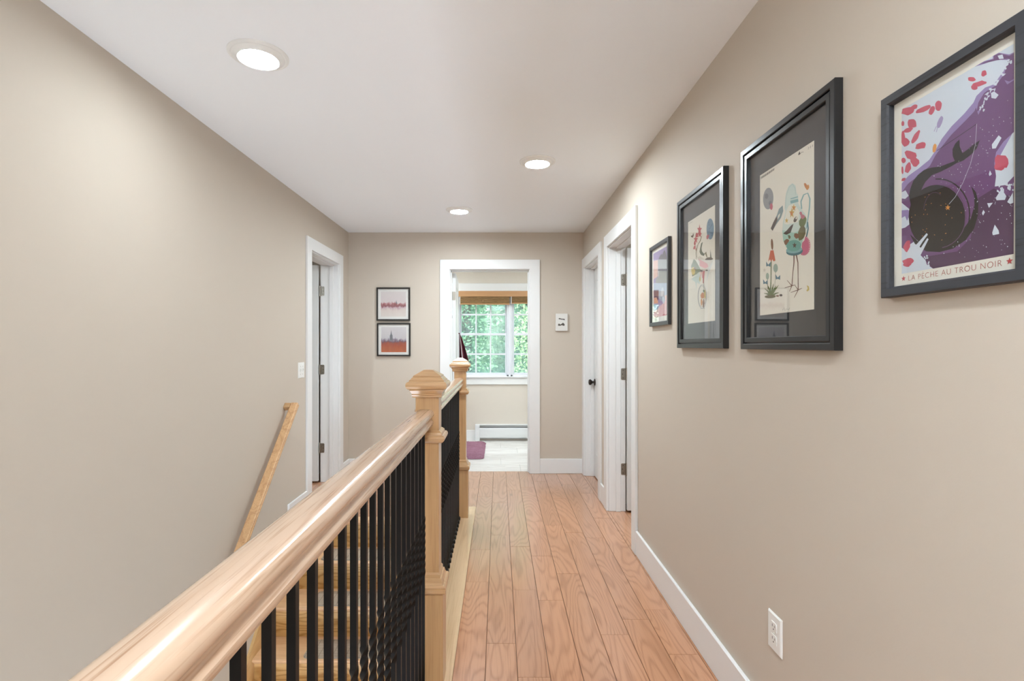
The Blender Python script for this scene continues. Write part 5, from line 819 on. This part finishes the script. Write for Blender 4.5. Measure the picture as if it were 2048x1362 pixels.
text_mesh('LA P\u00caCHE AU TROU NOIR', .0158, -.0975, .1040, -.1870, fn, .0074, ink('rust'), pr)
stars = [('starred', [(cx+r*math.sin(math.pi*k/5), -.1808+(r if 1 else 0)*math.cos(math.pi*k/5)) for k in range(10) for r in ((.0062 if k % 2 == 0 else .0026),)]) for cx in (-.1107, .1170)]
art_layer(stars, fn, .0074, name='star_shapes', parent=pr)
slab(fn, -.1375, .1375, -.197, .197, .0120, .0135, 'glass_pane', M['glass'], pf)

# small pictures on the end wall
def back_fn(xc, zc): return lambda u, v, d: (xc+u, YB-d, zc+v)
def shape(fn, items, d, parent): return art_layer(items, fn, d, name='artwork', parent=parent)
for xc, zc, mt, lab in ((-1.0631, 1.7138, 'paint1', 'small square black framed painting with a maroon band, upper of the pair'), (-1.0590, 1.3547, 'paint2', 'small square black framed painting with an orange field, lower of the pair')):
    fn = back_fn(xc, zc)
    pf = thing('framed_painting', (xc, YB, zc), lab, 'framed picture', 'pair of square paintings on the end wall')
    frame_profile(fn, .338, .335, [(0, 0), (0, .022), (.0015, .0235), (.0125, .0235), (.014, .022), (.014, 0)], 'frame', M['frame_thin'], pf)
    slab(fn, -.1555, .1555, -.1540, .1540, .004, .010, 'mat_board', M['mat_white'], pf)
    pr = slab(fn, -.127, .127, -.127, .127, .0101, .0108, 'print', M[mt], pf)
    if mt == 'paint2': shape(fn, [('moon2', [(-.040, -.01), (-.040, .040), (-.032, .055), (-.026, .100), (-.020, .055), (-.012, .042), (-.012, -.01)])], .0110, pr)
    else: shape(fn, [('moon2', [(.022, .005), (.026, .020), (.030, .042), (.034, .020), (.040, .005)])], .0110, pr)
    slab(fn, -.1555, .1555, -.1540, .1540, .0135, .0150, 'glass_pane', M['glass'], pf)
xc, zc = .6365, 1.530; fn = back_fn(xc, zc)
pf = thing('small_print', (xc, YB, zc), 'tiny white print block with two dark marks on the end wall', 'wall art')
slab(fn, -.0615, .0615, -.0875, .0875, 0, .022, 'block', plain('pale_wood_block', lin(206, 192, 174), .6), pf)
pr = slab(fn, -.0605, .0605, -.0865, .0865, .0221, .0226, 'print', M['mat_white'], pf)
shape(fn, [('ink2', [(-.034, .036), (-.024, .042), (-.014, .040), (.000, .035), (.026, .034), (.031, .034), (.031, .018), (.020, .024), (.000, .026), (-.018, .030), (-.030, .027), (-.025, .034)]),
           ('ink2', [(-.035, -.036), (-.035, -.020), (-.028, -.014), (-.020, -.016), (-.014, -.024), (-.004, -.018), (.006, -.012), (.012, -.004), (.020, -.010), (.026, -.014), (.031, -.024), (.030, -.034), (.020, -.037), (.002, -.030), (-.014, -.036)]),
           ('mat', [(0, 0), (.001, 0), (.001, .001)])][:2], .0228, pr)

# ------------------------------------------------------------------ outside: ground and trees
struct('ground', MB().box(-40, 40, 7.4, 70, -3.3, -3.2), M['outside_ground'], 'lawn outside below the bathroom window', 'ground')
def tree(x, y, h, r, mat, nleaf, size, label, lowz=-1.6):
    t = thing('leafy_tree', (x, y, -3.2), label, 'tree', 'trees outside the bathroom window')
    rs = [[(x+rr*math.cos(k*.785)+.12*z*.1, y+rr*math.sin(k*.785), z) for k in range(8)] for z, rr in ((-3.2, .22), (-1, .16), (1.5, .12), (h*.7, .05))]
    MB().loft(rs).build('trunk', M['bark'], t)
    vs = []; fs = []; zc = (lowz+h)/2; hz = (h-lowz)/2
    cl = [(random.uniform(-.8, .8), random.uniform(-.8, .8), random.uniform(-.9, .9)) for _ in range(80)]
    ck = lambda q, m=.97: max(-m, min(m, q))
    for k in range(nleaf):
        c = random.choice(cl); s_ = .28
        px_ = c[0]+random.gauss(0, s_); py_ = c[1]+random.gauss(0, s_)
        if max(abs(px_), abs(py_)) > .95: continue
        px_ *= r; py_ *= r; pz_ = (c[2]+random.gauss(0, .13))*hz
        q = Vector((x+px_, y+py_, zc+pz_)); s2 = size*random.uniform(.6, 1.3)
        n = Vector((random.gauss(0, .6), random.gauss(-.5, .6), random.gauss(.7, .5))).normalized()
        a = n.orthogonal().normalized(); a = Matrix.Rotation(random.uniform(0, 6.28), 3, n) @ a; b = n.cross(a)
        i = len(vs); vs += [q-a*s2, q-b*s2*.45-a*.2*s2, q+a*s2, q+b*s2*.45-a*.2*s2]; fs.append((i, i+1, i+2, i+3))
    mb = MB(); mb.add([tuple(v) for v in vs], fs)
    me = bpy.data.meshes.new('foliage'); me.from_pydata([tuple(Vector(v)-Vector((x, y, -3.2))) for v in mb.v], [], mb.f); me.materials.append(mat)
    o = bpy.data.objects.new('foliage', me); link(o, t); o['kind'] = 'stuff'
tree(-.80, 12.7, 5.0, .85, M['leaf_a'], 9000, .055, 'mid green leafy tree left of the bathroom window view')
tree(.78, 10.6, 4.0, .62, M['leaf_b'], 6500, .045, 'pale sunlit tree nearest the right window pane')
tree(.75, 15.4, 6.0, 1.35, M['leaf_c'], 12000, .075, 'deep green tree behind the others, centre of the window view')
tree(2.9, 12.7, 5.4, 1.1, M['leaf_a'], 6000, .07, 'mid green tree outside to the right')
tree(-3.2, 15.4, 6.5, 1.6, M['leaf_c'], 6000, .09, 'deep green tree outside to the far left')
tree(-1.3, 20.5, 8.5, 2.6, M['leaf_c'], 14000, .13, 'tall dark tree farthest behind the left half of the window')
tree(4.0, 20.5, 8.5, 2.4, M['leaf_c'], 10000, .13, 'tall dark tree farthest behind the right half of the window')
